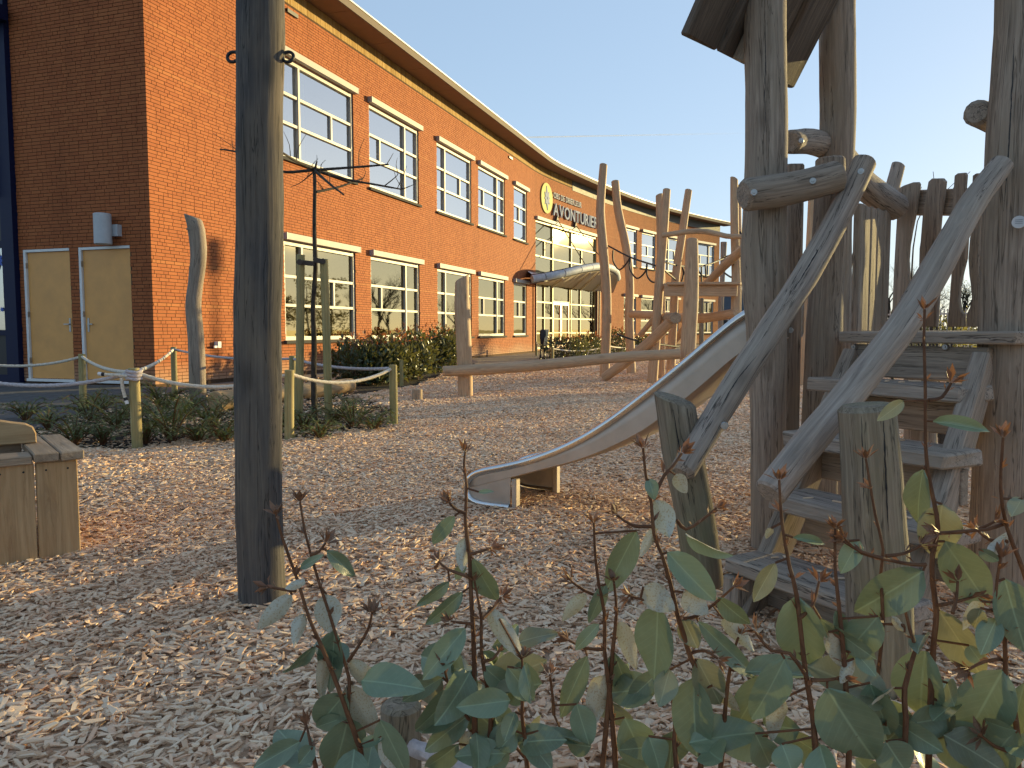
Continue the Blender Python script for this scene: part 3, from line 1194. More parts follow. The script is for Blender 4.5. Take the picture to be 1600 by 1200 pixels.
def window(s0, s1, z0, z1, kind, lower, mp=W, mat='frame', fw=0.065):
    """frame with transoms and mullions as one mesh; panes, sill and shutter box are its sub-parts"""
    D0, D1 = -0.13, -0.055
    fb = MB()
    w = s1 - s0
    hh = z1 - z0
    mbox(fb, mp, s0, s0 + fw, D0, D1 + 0.02, z0, z1)
    mbox(fb, mp, s1 - fw, s1, D0, D1 + 0.02, z0, z1)
    mbox(fb, mp, s0 + fw, s1 - fw, D0, D1 + 0.018, z1 - fw * 1.5, z1)
    mbox(fb, mp, s0 + fw, s1 - fw, D0, D1 + 0.018, z0, z0 + fw * 1.3)
    ai, bi = s0 + fw, s1 - fw
    zi0, zi1 = z0 + fw * 1.3, z1 - fw * 1.5
    if kind == 'A':
        c = s0 + 0.235 * w
        cells = [(ai, c - fw / 2, None), (c + fw / 2, bi, 0.60)]
    elif kind == 'B':
        c = s0 + 0.71 * w
        cells = [(ai, c - fw / 2, 0.30), (c + fw / 2, bi, None)]
    else:
        c = None
        cells = [(ai, bi, 0.48)]
    if c is not None:
        mbox(fb, mp, c - fw / 2, c + fw / 2, D0, D1 + 0.03, zi0, zi1)
    r1, r2 = zi0 + (zi1 - zi0) * 0.345, zi0 + (zi1 - zi0) * 0.66
    panes = []
    ft = fw * 0.95
    for a, b, mid in cells:
        for r in (r1, r2):
            mbox(fb, mp, a, b, D0, D1 + 0.01, r - ft / 2, r + ft / 2)
        panes += [(a, b, zi0, r1 - ft / 2), (a, b, r2 + ft / 2, zi1)]
        if mid:
            x = a + (b - a) * mid
            mbox(fb, mp, x - ft / 2, x + ft / 2, D0, D1 + 0.008, r1 + ft / 2, r2 - ft / 2)
            panes += [(a, x - ft / 2, r1 + ft / 2, r2 - ft / 2), (x + ft / 2, b, r1 + ft / 2, r2 - ft / 2)]
        else:
            panes.append((a, b, r1 + ft / 2, r2 - ft / 2))
    wo = fb.build("window", M[mat], school)
    for a, b, c0, c1 in panes:
        MB().add([mp(a - .004, -0.10, c0 - .004), mp(b + .004, -0.10, c0 - .004), mp(b + .004, -0.10, c1 + .004), mp(a - .004, -0.10, c1 + .004)], [(0, 1, 2, 3)]).build("pane", M['sunglowglass' if lower else 'glass'], wo)
    sb = MB()
    mbox(sb, mp, s0 - 0.07, s1 + 0.07, -0.10, 0.075, z0 - 0.072, z0 - 0.003)
    sb.build("sill", M['sill'], wo)
    bb = MB()
    mbox(bb, mp, s0 - 0.04, s1 + 0.05, -0.04, 0.125, z1 + 0.004, z1 + 0.145)
    bo = bb.build("shutter_box", M['box'], wo)
    eb = MB()
    for x in (s0 - 0.058, s1 + 0.053):
        mbox(eb, mp, x, x + 0.015, -0.04, 0.13, z1, z1 + 0.15)
    eb.build("end_cap", M['boxend'], wo)
    return wo


for s0, s1, k in WIN + FARW:
    window(s0, s1, 0.73, 2.95, k, True)
    window(s0, s1, 4.75, 6.95, k, False)

# things seen behind the glass: a few curtains and window-ledge plants
for s0, s1, z0, z1, mt in ((6.25, 6.8, 0.85, 2.2, 'curtain'), (5.6, 6.0, 0.85, 2.2, 'curtain'), (8.6, 9.9, 1.3, 2.1, 'blind'), (4.3, 5.2, 4.9, 6.8, 'blind'),
                           (13.2, 13.9, 0.9, 2.2, 'curtain'), (17.2, 17.9, 4.9, 6.4, 'blind')):
    cb = MB()
    n = 14
    for q in range(n):
        a, b = s0 + (s1 - s0) * q / n, s0 + (s1 - s0) * (q + 1) / n
        d0, d1 = -0.30 - 0.03 * (q % 2), -0.30 - 0.03 * ((q + 1) % 2)
        cb.add([W(a, d0, z0), W(b, d1, z0), W(b, d1, z1), W(a, d0, z1)], [(0, 1, 2, 3)])
    cb.build("curtain", M[mt], school)

# entrance front
ec = MB()
ew = 0.07
up0 = 3.62
Zt = 5.96
sm1, sm2 = at_px(W, 865, 5, 22, 31), at_px(W, 894, 5, 22, 31)
cols_u = [ES0, sm1, sm2, ES1]
pn = []
for a in cols_u:
    mbox(ec, W, a - ew / 2, a + ew / 2, -0.15, -0.03, 0.06, Zt)
mbox(ec, W, ES0, ES1, -0.15, -0.035, Zt - 0.1, Zt)
mbox(ec, W, ES0, ES1, -0.15, -0.035, 3.05, 3.6)
for (a, b, mid) in ((cols_u[0], cols_u[1], .58), (cols_u[1], cols_u[2], None), (cols_u[2], cols_u[3], .42)):
    a, b = a + ew / 2, b - ew / 2
    r1, r2 = 4.35, 5.12
    for r in (r1, r2):
        mbox(ec, W, a, b, -0.15, -0.04, r - .035, r + .035)
    pn += [(a, b, 3.6, r1 - .035), (a, b, r2 + .035, Zt - .1)]
    if mid:
        x = a + (b - a) * mid
        mbox(ec, W, x - .035, x + .035, -0.15, -0.045, r1 + .035, r2 - .035)
        pn += [(a, x - .035, r1 + .035, r2 - .035), (x + .035, b, r1 + .035, r2 - .035)]
    else:
        pn.append((a, b, r1 + .035, r2 - .035))
dl, dr = at_px(W, 865.5, 1.5, 22, 31), at_px(W, 891, 1.5, 22, 31)
low = [(ES0 + ew / 2, [0.45]), (dr, [0.35])]
for a, b, c in ((ES0 + ew / 2, dl, 0.55), (dr, ES1 - ew / 2, 0.42)):
    x = a + (b - a) * c
    mbox(ec, W, x - .035, x + .035, -0.15, -0.04, 0.06, 3.05)
    mbox(ec, W, b - .035 if b == dl else a, b if b == dl else a + .035, -0.15, -0.04, 0.06, 3.05)
    for z in (0.80, 1.52, 2.25):
        mbox(ec, W, a, b, -0.15, -0.045, z - .035, z + .035)
    mbox(ec, W, a, b, -0.15, -0.045, 0.06, 0.16)
    for z0, z1 in ((.16, .765), (.835, 1.485), (1.555, 2.215), (2.285, 3.05)):
        pn += [(a, x - .035, z0, z1), (x + .035, b, z0, z1)]
mbox(ec, W, dl, dr, -0.15, -0.05, 2.30, 2.36)
pn.append((dl, dr, 2.36, 3.05))
front = ec.build("entrance_front", M['framegold'], school)
for a, b, c0, c1 in pn:
    MB().add([W(a - .004, -0.10, c0 - .004), W(b + .004, -0.10, c0 - .004), W(b + .004, -0.10, c1 + .004), W(a - .004, -0.10, c1 + .004)], [(0, 1, 2, 3)]).build("pane", M['sunglowglass'], front)
ebx = MB()
mbox(ebx, W, ES0 - .05, (ES0 + ES1) / 2, -0.03, 0.12, Zt + .004, Zt + .145)
mbox(ebx, W, (ES0 + ES1) / 2, ES1 + .05, -0.03, 0.12, Zt + .004, Zt + .145)
ebx.build("shutter_box", M['box'], front)
mid = (dl + dr) / 2
for a, b in ((dl + .02, mid - .008), (mid + .008, dr - .02)):
    db = MB()
    mbox(db, W, a, a + .1, -0.14, -0.06, 0.08, 2.29)
    mbox(db, W, b - .1, b, -0.14, -0.06, 0.08, 2.29)
    for z0, z1 in ((.08, .24), (2.18, 2.29)):
        mbox(db, W, a + .1, b - .1, -0.14, -0.065, z0, z1)
    do = db.build("entrance_door", M['red'], school)
    MB().add([W(a + .09, -.1, .23), W(b - .09, -.1, .23), W(b - .09, -.1, 2.19), W(a + .09, -.1, 2.19)], [(0, 1, 2, 3)]).build("pane", M['sunglowglass'], do)
    hb = MB()
    for z in (0.82, 1.5):
        mbox(hb, W, a + .02, b - .02, -0.05, -0.03, z - .025, z + .025)
    hb.build("push_bar", M['framegold'], do)

# entrance canopy: a rounded zinc lip on a curved front edge, pale underside, two tie rods
lip = [(831, 436, 33.15), (850, 433, 33.4), (880, 427, 34.1), (905, 421, 35.0), (930, 417, 36.4), (950, 417.5, 38.0), (962, 424, 39.6), (965, 435, 41.0)]
lc, lus = catmull([P(*q) for q in lip], 0.45)
backs = [W(at_px(W, px, 3.3, 20, 40), 0.0, 3.05) for px in [824 + (958 - 824) * u for u in lus]]
under, topm = MB(), MB()
for i in range(len(lc) - 1):
    a, b = lc[i] - Vector((0, 0, .2)), lc[i + 1] - Vector((0, 0, .2))
    under.add([backs[i], a, b, backs[i + 1]], [(0, 1, 2, 3)])
    a, b = lc[i] + Vector((0, 0, .2)), lc[i + 1] + Vector((0, 0, .2))
    topm.add([backs[i] + Vector((0, 0, .5)), a, b, backs[i + 1] + Vector((0, 0, .5))], [(3, 2, 1, 0)])
canopy = under.build("entrance_canopy", M['canopyunder'], school)
topm.build("canopy_top", M['bluezinc'], canopy)
for i in range(0, len(lc) - 1, 2):
    j = min(i + 2, len(lc) - 1)
    lp = MB()
    pts_ = [lc[i].lerp(lc[j], 0.015), lc[i].lerp(lc[j], 0.985)] if j - i < 2 else [lc[i].lerp(lc[i + 1], 0.03), lc[i + 1], lc[j].lerp(lc[i + 1], 0.03)]
    log(lp, pts_, 0.17, 14, 0.4, 0, 0, True, None, 0.04)
    lp.build("lip_panel", M['bluezinc'], canopy, smooth=True)
for u in (0.25, 0.45, 0.6, 0.75):
    i = int(u * (len(lc) - 1))
    rbm = MB()
    seg_box(rbm, lc[i] - Vector((0, 0, .25)), backs[i] - Vector((0, 0, .03)), 0.07, 0.05)
    rbm.build("canopy_rib", M['canopyunder'], canopy)
for px0, py0, px1, py1 in ((868, 337, 912, 413), (897, 347, 942, 412)):
    a = W(at_px(W, px0, 6.2, 22, 31), 0.12, 6.22)
    b = P(px1, py1, P(px1, py1, 36).y)
    ii = min(range(len(lc)), key=lambda i: abs(proj(lc[i])[0] - px1))
    b = lc[ii] + Vector((0, 0, .22))
    rm = MB()
    tube(rm, [a, b], 0.022, 6, 0.5)
    ro = rm.build("tie_rod", M['strap'], canopy)
    am = MB()
    c_ = a + Vector((0, 0, .05))
    t0 = theta(24)
    dv = Vector((math.sin(t0), math.cos(t0), 0))
    am.add([c_ - dv * .22 - Vector((0, 0, .2)), c_ + dv * .22 - Vector((0, 0, .2)), c_ + Vector((0, 0, .18)),
            c_ - dv * .22 - Vector((0, 0, .2)) - WN * .15, c_ + dv * .22 - Vector((0, 0, .2)) - WN * .15, c_ + Vector((0, 0, .18)) - WN * .15],
           [(0, 1, 2), (3, 5, 4), (0, 3, 4, 1), (1, 4, 5, 2), (2, 5, 3, 0)])
    am.build("rod_bracket", M['strap'], canopy)
cm = MB()
cb_ = G(897, 541)
log(cm, [cb_, P(897, 500, cb_.y), P(896, 450, cb_.y)], [0.13, 0.125, 0.12], 12, 0.3, 0.04, 4)
cm.build("canopy_column", M['grey'], canopy, smooth=True)
for sp0 in (ES0 - 0.22, ES1 - 0.05, ES1 + 0.25):
    pm = MB()
    tube(pm, [W(sp0, 0.09, 0), W(sp0, 0.09, 3.1)], 0.045, 8, 1.0)
    pm.build("rain_pipe", paint("purple_brown_pipe", (0.10, 0.05, 0.06), 0.5) if "purple_brown_pipe" not in bpy.data.materials else bpy.data.materials["purple_brown_pipe"], school, smooth=True)

# end wall: two flush ochre doors, an up-down lamp, and the dark blue glazed bay beside them
for (t0, t1), hs in zip(DOORS, (0, 1)):
    fb = MB()
    mbox(fb, E, t1 - 0.055, t1, -0.12, 0.012, DZ0, DZ1)
    mbox(fb, E, t0, t1 - 0.055, -0.12, 0.010, DZ1 - 0.045, DZ1)
    mbox(fb, E, t0 - 0.03, t1 + 0.03, -0.12, 0.03, DZ0 - 0.05, DZ0)
    db = MB()
    mbox(db, E, t0 + 0.004, t1 - 0.06, -0.07, -0.028, DZ0 + 0.008, DZ1 - 0.05)
    do = db.build("door", M['door'], school)
    fb.build("door_frame", M['white'], do)
    hm = MB()
    hx = t0 + 0.075 if hs == 0 else t1 - 0.135
    mbox(hm, E, hx - .02, hx + .02, -0.028, -0.018, 0.93, 1.18)
    sgn = 1 if hs == 0 else -1
    mbox(hm, E, min(hx, hx + sgn * .12), max(hx, hx + sgn * .12), -0.005, 0.012, 1.06, 1.08)
    mbox(hm, E, hx - .009, hx + .009, -0.018, 0.0, 1.06, 1.08)
    hm.build("handle", M['bolt'], do)
    hg = MB()
    for z in (0.35, 1.2, 2.1):
        mbox(hg, E, t1 - .062, t1 - .05, -0.02, 0.02, z, z + .1)
    hg.build("hinge", M['bolt'], do)
tl_ = at_px(E, 174, 3.0, 0, 3)
lm = MB()
c_ = E(tl_, 0.20, 2.45)
log(lm, [c_, c_ + Vector((0, 0, 0.53))], 0.145, 20, 0.2, 0, 0, True, None, 0.08)
lo = lm.build("wall_lamp", M['lamp'], school, smooth=True)
lb = MB()
mbox(lb, E, tl_ - .22, tl_ - .10, 0.0, 0.10, 2.60, 2.80)
mbox(lb, E, tl_ - .10, tl_ + .04, 0.0, 0.08, 2.66, 2.74)
lb.build("lamp_bracket", M['lamp'], lo)

bay = MB()
tb = T_END
mbox(bay, E, tb + .004, tb + .30, -0.2, 0.10, -0.05, TOP)
for z0, z1 in ((6.55, 6.8), (4.92, 5.06), (3.28, 3.42), (2.50, 2.62), (0.86, 0.96), (-.05, .12)):
    mbox(bay, E, tb + .30, tb + 2.6, -0.15, 0.06, z0, z1)
mbox(bay, E, tb + 2.6, tb + 2.9, -0.2, 0.10, -0.05, TOP)
bo = bay.build("glazed_bay", M['blue'], school)
for z0, z1, gl in ((6.8, 8.4, 0), (5.06, 6.55, 1), (3.42, 4.92, 1), (2.62, 3.28, 0), (0.96, 2.50, 1), (.12, .86, 0)):
    pm = MB()
    if gl:
        pm.add([E(tb + .3, .0, z0), E(tb + 2.6, .0, z0), E(tb + 2.6, .0, z1), E(tb + .3, .0, z1)], [(3, 2, 1, 0)])
        pm.build("pane", M['glass'], bo)
        bm_ = MB()
        n = int((z1 - z0) / 0.09)
        for q in range(n):
            mbox(bm_, E, tb + .36, tb + 2.55, -0.09, -0.075, z0 + q * .09, z0 + q * .09 + .084)
        bm_.build("blind", M['blind'], bo)
    else:
        mbox(pm, E, tb + .3, tb + 2.6, -0.05, 0.02, z0, z1)
        pm.build("dark_panel", M['black'], bo)
lg = MB()
mbox(lg, E, tb - .10, tb + .75, 0.09, 0.36, 6.52, 6.78)
log(lg, [E(tb + .45, .2, 6.62), E(tb + .45, .2, 6.30)], [0.22, 0.10], 14, 0.1, 0, 0, True, None, 0.1)
lg.build("rain_hopper", M['blue'], bo)
for dt, r in ((.42, .05), (.58, .035)):
    pm = MB()
    tube(pm, [E(tb + dt, .17, 6.4), E(tb + dt, .17, 3.45)], r, 10, 1)
    pm.build("down_pipe", M['blue'], bo, smooth=True)
star = MB()
for cx, cz, rr_ in ((tb + .50, 2.26, .17), (tb + .47, 1.35, .06)):
    vs_l = [E(cx, .016, cz)]
    for q in range(16):
        a = 2 * math.pi * q / 16
        r = rr_ if q % 2 == 0 else rr_ * .45
        vs_l.append(E(cx + math.cos(a) * r, .016, cz + math.sin(a) * r))
    star.add(vs_l, [(0, 1 + q, 1 + (q + 1) % 16) for q in range(16)])
star.build("star_sticker", paint("blue_sticker", (0.03, 0.10, 0.42), 0.5), bo)

# wall odds and ends
tp = MB()
ts = at_px(W, 338, 0.6, 0, 4)
mbox(tp, W, ts - .05, ts + .04, 0.0, 0.09, 0.62, 0.74)
mbox(tp, W, ts - .14, ts - .05, 0.05, 0.08, 0.62, 0.66)
tp.build("wall_tap", M['white'], school)
vb = MB()
for px, py, zz in ((797, 238, 7.95), (455, 2, 7.95)):
    s_ = at_px(W, px, zz, 0, 30)
    mbox(vb, W, s_ - .2, s_ + .2, 0.002, 0.05, zz - .05, zz + .03)
vb.build("wall_vent", M['black'], school)

# the school sign: yellow disc with a grey star and two lines of separate letters
sd = at_px(W, 853, 7.05, 20, 30)
dz = 7.1
sign = thing("school_sign", W(sd, 0.0, dz), "wall sign with yellow star disc and letters OBS DE DRIEKLEUR AVONTURIER above the entrance", "sign")
dm = MB()
n = 40
vs_l = []
for d in (0.01, 0.05):
    for q in range(n):
        a = 2 * math.pi * q / n
        vs_l.append(W(sd + math.cos(a) * .70, d, dz + math.sin(a) * .70))
dm.add(vs_l, [tuple(range(n, 2 * n))] + [(q, (q + 1) % n, n + (q + 1) % n, n + q) for q in range(n)])
dm.build("emblem_disc", M['yellow'], sign)
for q in range(8):
    a = math.pi / 2 + 2 * math.pi * q / 8 + 0.12
    L_ = .56 if q % 4 == 0 else (.40 if q % 2 else .33)
    w_ = .11
    pm = MB()
    pp = [(0.03, 0), (L_ * .45, w_), (L_, 0), (L_ * .45, -w_)]
    vs_l = []
    for d in (.052, .075):
        for x, y in pp:
            vs_l.append(W(sd + x * math.cos(a) - y * math.sin(a), d, dz + x * math.sin(a) + y * math.cos(a)))
    pm.add(vs_l, [(4, 5, 6, 7), (0, 1, 5, 4), (1, 2, 6, 5), (2, 3, 7, 6), (3, 0, 4, 7)])
    pm.build("star_point", M['lettergrey'], sign)


def letters(text, sa, sb, z0, h, m, depth):
    cu = bpy.data.curves.new("letter_curve", 'FONT')
    cu.body = text
    cu.size = 1.0
    cu.extrude = 0.0
    widths = []
    x = 0.0
    glyphs = []
    for ch in text:
        if ch == ' ':
            x += 0.32
            continue
        c1 = bpy.data.curves.new("glyph", 'FONT')
        c1.body = ch
        c1.resolution_u = 3
        c1.offset = 0.012
        ob = bpy.data.objects.new("glyph", c1)
        COL.objects.link(ob)
        bpy.context.view_layer.update()
        dg = bpy.context.evaluated_depsgraph_get()
        me = bpy.data.meshes.new_from_object(ob.evaluated_get(dg))
        bpy.data.objects.remove(ob)
        vs = [v.co.copy() for v in me.vertices]
        fs = [tuple(p.vertices) for p in me.polygons]
        x0, x1 = min(v.x for v in vs), max(v.x for v in vs)
        glyphs.append((vs, fs, x - x0))
        x += (x1 - x0) + 0.10
        bpy.data.meshes.remove(me)
    total = x - 0.10
    sc = (sb - sa) / total
    for vs, fs, ox in glyphs:
        mb = MB()
        n = len(vs)
        top = max(v.y for v in vs)
        zk = h / 0.72
        mp = lambda v, d: W(sa + (v.x + ox) * sc, d, z0 + v.y * zk)
        ed = {}
        for f in fs:
            for i in range(len(f)):
                e_ = (f[i], f[(i + 1) % len(f)])
                if (e_[1], e_[0]) in ed:
                    del ed[(e_[1], e_[0])]
                else:
                    ed[e_] = 1
        mb.add([mp(v, 0.03) for v in vs] + [mp(v, 0.03 + depth) for v in vs],
               [tuple(i + n for i in f) for f in fs] + [(a, b, b + n, a + n) for a, b in ed])
        mb.build("letter", m, sign)


s_a = at_px(W, 862.5, 6.7, 22, 31)
letters("AVONTURIER", s_a, at_px(W, 932, 6.7, 24, 34), 6.42, 0.60, M['lettergrey'], 0.06)
letters("OBS DE DRIEKLEUR", s_a + .05, at_px(W, 907, 7.3, 24, 34), 7.24, 0.28, M['letter'], 0.04)
# ================================================================== OBJECTS
def ground_pt(v, z=-0.12):
    return Vector((v.x, v.y, z))


def pxlog(mb, pxs, y, rpx, seg=14, seed=0, wob=0.06, foot=False, step=0.07, **kw):
    """timber through photo points; y = one distance or (first, last); rpx radii in photo pixels"""
    n = len(pxs)
    ys = [y] * n if not isinstance(y, (tuple, list)) else [y[0] + (y[-1] - y[0]) * i / (n - 1) for i in range(n)] if len(y) == 2 else list(y)
    pts = [P(a, b, yy) for (a, b), yy in zip(pxs, ys)]
    rp = rpx if isinstance(rpx, (list, tuple)) else [rpx] * n
    rad = [r * yy / F for r, yy in zip(rp, ys)]
    if foot:
        d = pts[-1] - pts[-2]
        k = (pts[-1].z + 0.12) / max(-d.z, 0.05)
        k = min(k, 1.5)
        pts.append(Vector((pts[-1].x + d.x * k * .5, pts[-1].y, -0.12)))
        rad.append(rad[-1])
    log(mb, pts, rad, seg, step, wob, seed, **kw)
    return pts


def bolt(parent, p, nrm, r=0.014, m='bolt'):
    mb = MB()
    disc(mb, Vector(p) - Vector(nrm).normalized() * 0.004, nrm, r, 0.012, 12)
    disc(mb, Vector(p) + Vector(nrm).normalized() * 0.006, nrm, r * 0.45, 0.006, 6)
    mb.build("bolt", M[m], parent, smooth=False)


CAMP = Vector((0, 0, H))


def to_cam(p):
    d = CAMP - Vector(p)
    d.z = 0
    return d.normalized()


# ---------------------------------------------------------------- tall dark pole with two ring bolts
PY = G(409, 935).y
pole = thing("timber_pole", G(409, 935), "tall dark weathered round pole with two iron ring bolts standing alone in the wood chips", "pole")
mb = MB()
pxlog(mb, [(406, -60), (407, 60), (405, 200), (406, 330), (403, 480), (404, 620), (405, 760), (408, 880), (410, 935)], PY, [35, 36, 34.5, 35.5, 35, 36, 35.5, 36, 37], 28, 3, 0.055, True, 0.03)
mb.build("pole_shaft", M['pole'], pole, smooth=True)
for px in (364, 450):
    mb = MB()
    c = P(px, 89, PY)
    r = 0.019
    tube(mb, [c + Vector((math.cos(a) * r, math.sin(a) * r * .35, math.sin(a) * r)) for a in [i * 2 * math.pi / 16 for i in range(17)]], 0.0058, 8, 0.02)
    sg = 1 if px < 400 else -1
    tube(mb, [c + Vector((sg * r, 0, 0)), c + Vector((sg * (r + .03), 0, 0))], 0.006, 8)
    mb.build("ring_bolt", M['iron'], pole, smooth=True)

# ---------------------------------------------------------------- wooden play counter at the left edge
CR, CL = G(128, 862), G(0, 882)
fx = (CL - CR).normalized()
fy = Vector((0, 0, 1)).cross(fx)
if fy.y < 0:
    fy = -fy
ctr = thing("play_counter", CR, "tan wooden sand play counter with a rounded back board at the edge of the chips", "play counter")
CW, CD, CH = 0.95, 0.62, P(130, 703, CR.y).z


def CP(a, b, z):
    return CR + fx * a + fy * b + Vector((0, 0, z))


wpl = (P(70, 780, CR.y) - P(128, 780, CR.y)).length
x = 0.0
for i, w in enumerate((wpl, wpl * 1.02, wpl * 1.05, wpl, wpl, wpl)):
    mb = MB()
    seg_box(mb, CP(x + w / 2, 0.012, -0.06), CP(x + w / 2, 0.012, CH - 0.042), w - 0.007, 0.024, fy, 0.003, 0.0015)
    o = mb.build("plank", M['tan'], ctr)
    for dx in (0.25, 0.75):
        for zz in (0.9,):
            mb = MB()
            disc(mb, CP(x + w * dx, 0.002, CH * zz - .03), -fy, 0.0045, 0.003, 8)
            mb.build("screw", M['iron'], o)
    x += w
CW = x
for i in range(4):
    mb = MB()
    b0 = 0.026 + i * (CD - .026) / 4
    b1 = 0.026 + (i + 1) * (CD - .026) / 4 - 0.006
    seg_box(mb, CP(0.012, (b0 + b1) / 2, -0.06), CP(0.012, (b0 + b1) / 2, CH - 0.042), b1 - b0, 0.024, fx, 0.003, 0.0015)
    mb.build("plank", M['tan'], ctr)
for i, (a0, a1) in enumerate(((-0.02, 0.068), (0.073, 0.165))):
    mb = MB()
    seg_box(mb, CP((a0 + a1) / 2, -0.02, CH - .02), CP((a0 + a1) / 2, CD + .02, CH - .02), a1 - a0, 0.040, (0, 0, 1), 0.005, 0.002)
    mb.build("cap_board", M['captan'], ctr)
for i, (a0, a1) in enumerate(((0.17, 0.318), (0.324, 0.47), (0.476, 0.62), (.626, CW))):
    mb = MB()
    seg_box(mb, CP(a0, 0.055, CH - .024), CP(a1, 0.055, CH - .024), 0.14, 0.040, (0, 0, 1), 0.005, 0.002)
    mb.build("cap_board", M['captan'], ctr)
for bb_, zz in ((0.40, CH - .03), (0.132, CH - .07)):
    mb = MB()
    seg_box(mb, CP(0.172, bb_, zz), CP(CW, bb_, zz), 0.02, 0.10, (0, 0, 1), 0.003)
    mb.build("inner_board", M['captan'], ctr)
mb = MB()
mb.add([CP(.17, .14, CH - .12), CP(CW, .14, CH - .12), CP(CW, CD, CH - .12), CP(.17, CD, CH - .12)], [(0, 1, 2, 3)])
mb.build("tray_floor", M['sand'], ctr)
mb = MB()
out = [(0.0, 0.0), (0.0, 0.045), (0.012, 0.075), (0.04, 0.092), (0.09, 0.102), (0.18, 0.125), (0.27, 0.142), (0.34, 0.147), (0.45, 0.150), (CW - .2, 0.15), (CW - .2, 0.0)]
m_ = frame(CP(0.115, 0.36, CH + 0.002), fx, ya=(0, 0, 1))
slab(mb, out, m_, 0.04, 0.006, 'x')
mb.build("back_board", M['tan'], ctr, smooth=False)
mb = MB()
tube(mb, [CP(.33 + math.cos(a) * .028, 0.338, CH + .07 + math.sin(a) * .026) for a in [i * math.pi / 6 - .6 for i in range(8)]], 0.002, 5)
mb.build("carved_arc", M['iron'], ctr)

# ---------------------------------------------------------------- low rope fence round the planting bed
FENCE = dict(a=(128, 553, 9.6), b=(209, 575, 6.33), c=(271, 542, 11.4), d=(452, 578, 6.75), e=(457, 556, 9.5), f=(614, 570, 7.85), g=(-70, 556, 9.0), h=(-80, 577, 6.6))
f0 = P(209, 575, 6.33)
fence = thing("rope_fence", ground_pt(f0, 0), "low fence of round pine posts and sagging pale ropes round the planting bed", "fence")
FT = {}
for i, (k, (px, py, y)) in enumerate(FENCE.items()):
    mb = MB()
    t = P(px, py, y)
    FT[k] = t
    lean = rnd.uniform(-.01, .01)
    log(mb, [t, Vector((t.x + lean, t.y, t.z * .5)), Vector((t.x + lean * 2, t.y, -0.12))], 0.042, 14, 0.12, 0.03, i + 40)
    mb.build("fence_post", M['stake'], fence, smooth=True)


def hang(a, b, sag, n=7):
    return [a.lerp(b, i / (n - 1)) - Vector((0, 0, sag * 4 * (i / (n - 1)) * (1 - i / (n - 1)))) for i in range(n)]


for a, b, sag, m in (('g', 'a', 0.10, 'rope'), ('h', 'b', 0.11, 'ropegrey'), ('a', 'b', 0.05, 'rope'), ('b', 'c', 0.04, 'rope'), ('b', 'd', 0.12, 'rope'),
                     ('c', 'e', 0.06, 'ropegrey'), ('e', 'f', 0.05, 'ropegrey'), ('d', 'f', 0.11, 'rope')):
    mb = MB()
    z = Vector((0, 0, 0.035))
    twist_rope(mb, hang(FT[a] - z, FT[b] - z, sag), 0.0165, 9, 0.02)
    mb.build("rope", M[m], fence, smooth=True)
bt = FT['b']
mb = MB()
for q in range(3):
    z = bt.z - .03 - q * .028
    twist_rope(mb, [Vector((bt.x + math.cos(a) * .055, bt.y + math.sin(a) * .055, z + .006 * math.sin(a * 2))) for a in [i * 2 * math.pi / 14 for i in range(15)]], 0.014, 8, 0.012)
mb.build("rope_knot", M['ropegrey'], fence, smooth=True)
for pts, in (([(200, 588), (185, 586), (172, 586), (163, 585)],), ([(190, 590), (191, 602), (193, 612), (196, 622)],)):
    mb = MB()
    twist_rope(mb, [P(a, b, 6.28) for a, b in pts], 0.014, 8, 0.012)
    ro = mb.build("rope_tail", M['rope'], fence, smooth=True)
    a, b = P(*pts[-1], 6.28), P(*pts[-2], 6.28)
    d = (a - b).normalized()
    mb = MB()
    tube(mb, [a - d * .004, a + d * .02], 0.016, 8)
    mb.build("black_tape", M['iron'], ro, smooth=True)
    mb = MB()
    tube(mb, [a + d * .021, a + d * .05], 0.015, 8)
    mb.build("rope_end", M['white'], ro, smooth=True)

# low post with a rope in the shrubs right in front of the viewer
fp = P(626, 1098, 1.32)
ff = thing("rope_fence", ground_pt(fp, -.3), "single short round post with a thick greyish rope among the foreground leaves", "fence")
mb = MB()
log(mb, [fp, Vector((fp.x, fp.y, -.4))], 0.036, 18, 0.1, 0.03, 9, True, None, 0.2)
mb.build("fence_post", M['mossy'], ff, smooth=True)
mb = MB()
twist_rope(mb, [P(640, 1165, 1.30), P(672, 1178, 1.27), P(720, 1200, 1.23), P(800, 1245, 1.18), P(900, 1290, 1.1)], 0.0145, 12, 0.006, 3, 0.075)
mb.build("rope", M['ropegrey'], ff, smooth=True)

# ---------------------------------------------------------------- leaning grey log post by the corner
lp = thing("log_post", G(310, 637), "crooked grey bare log post standing in the bed before the sunlit brick corner", "post")
mb = MB()
pxlog(mb, [(301, 338), (307, 360), (310, 400), (306, 440), (302, 480), (306, 530), (309, 600)], 9.5, [11, 12.5, 12, 11, 12, 12, 12.5], 16, 21, 0.07, True, 0.08, cut0=(0.35, 0, 1))
mb.build("log_shaft", M['grey'], lp, smooth=True)
mb = MB()
log(mb, [P(303, 357, 9.45), P(291, 358, 9.42)], [0.02, 0.012], 8, 0.05, 0.1, 2)
mb.build("branch_stub", M['grey'], lp, smooth=True)

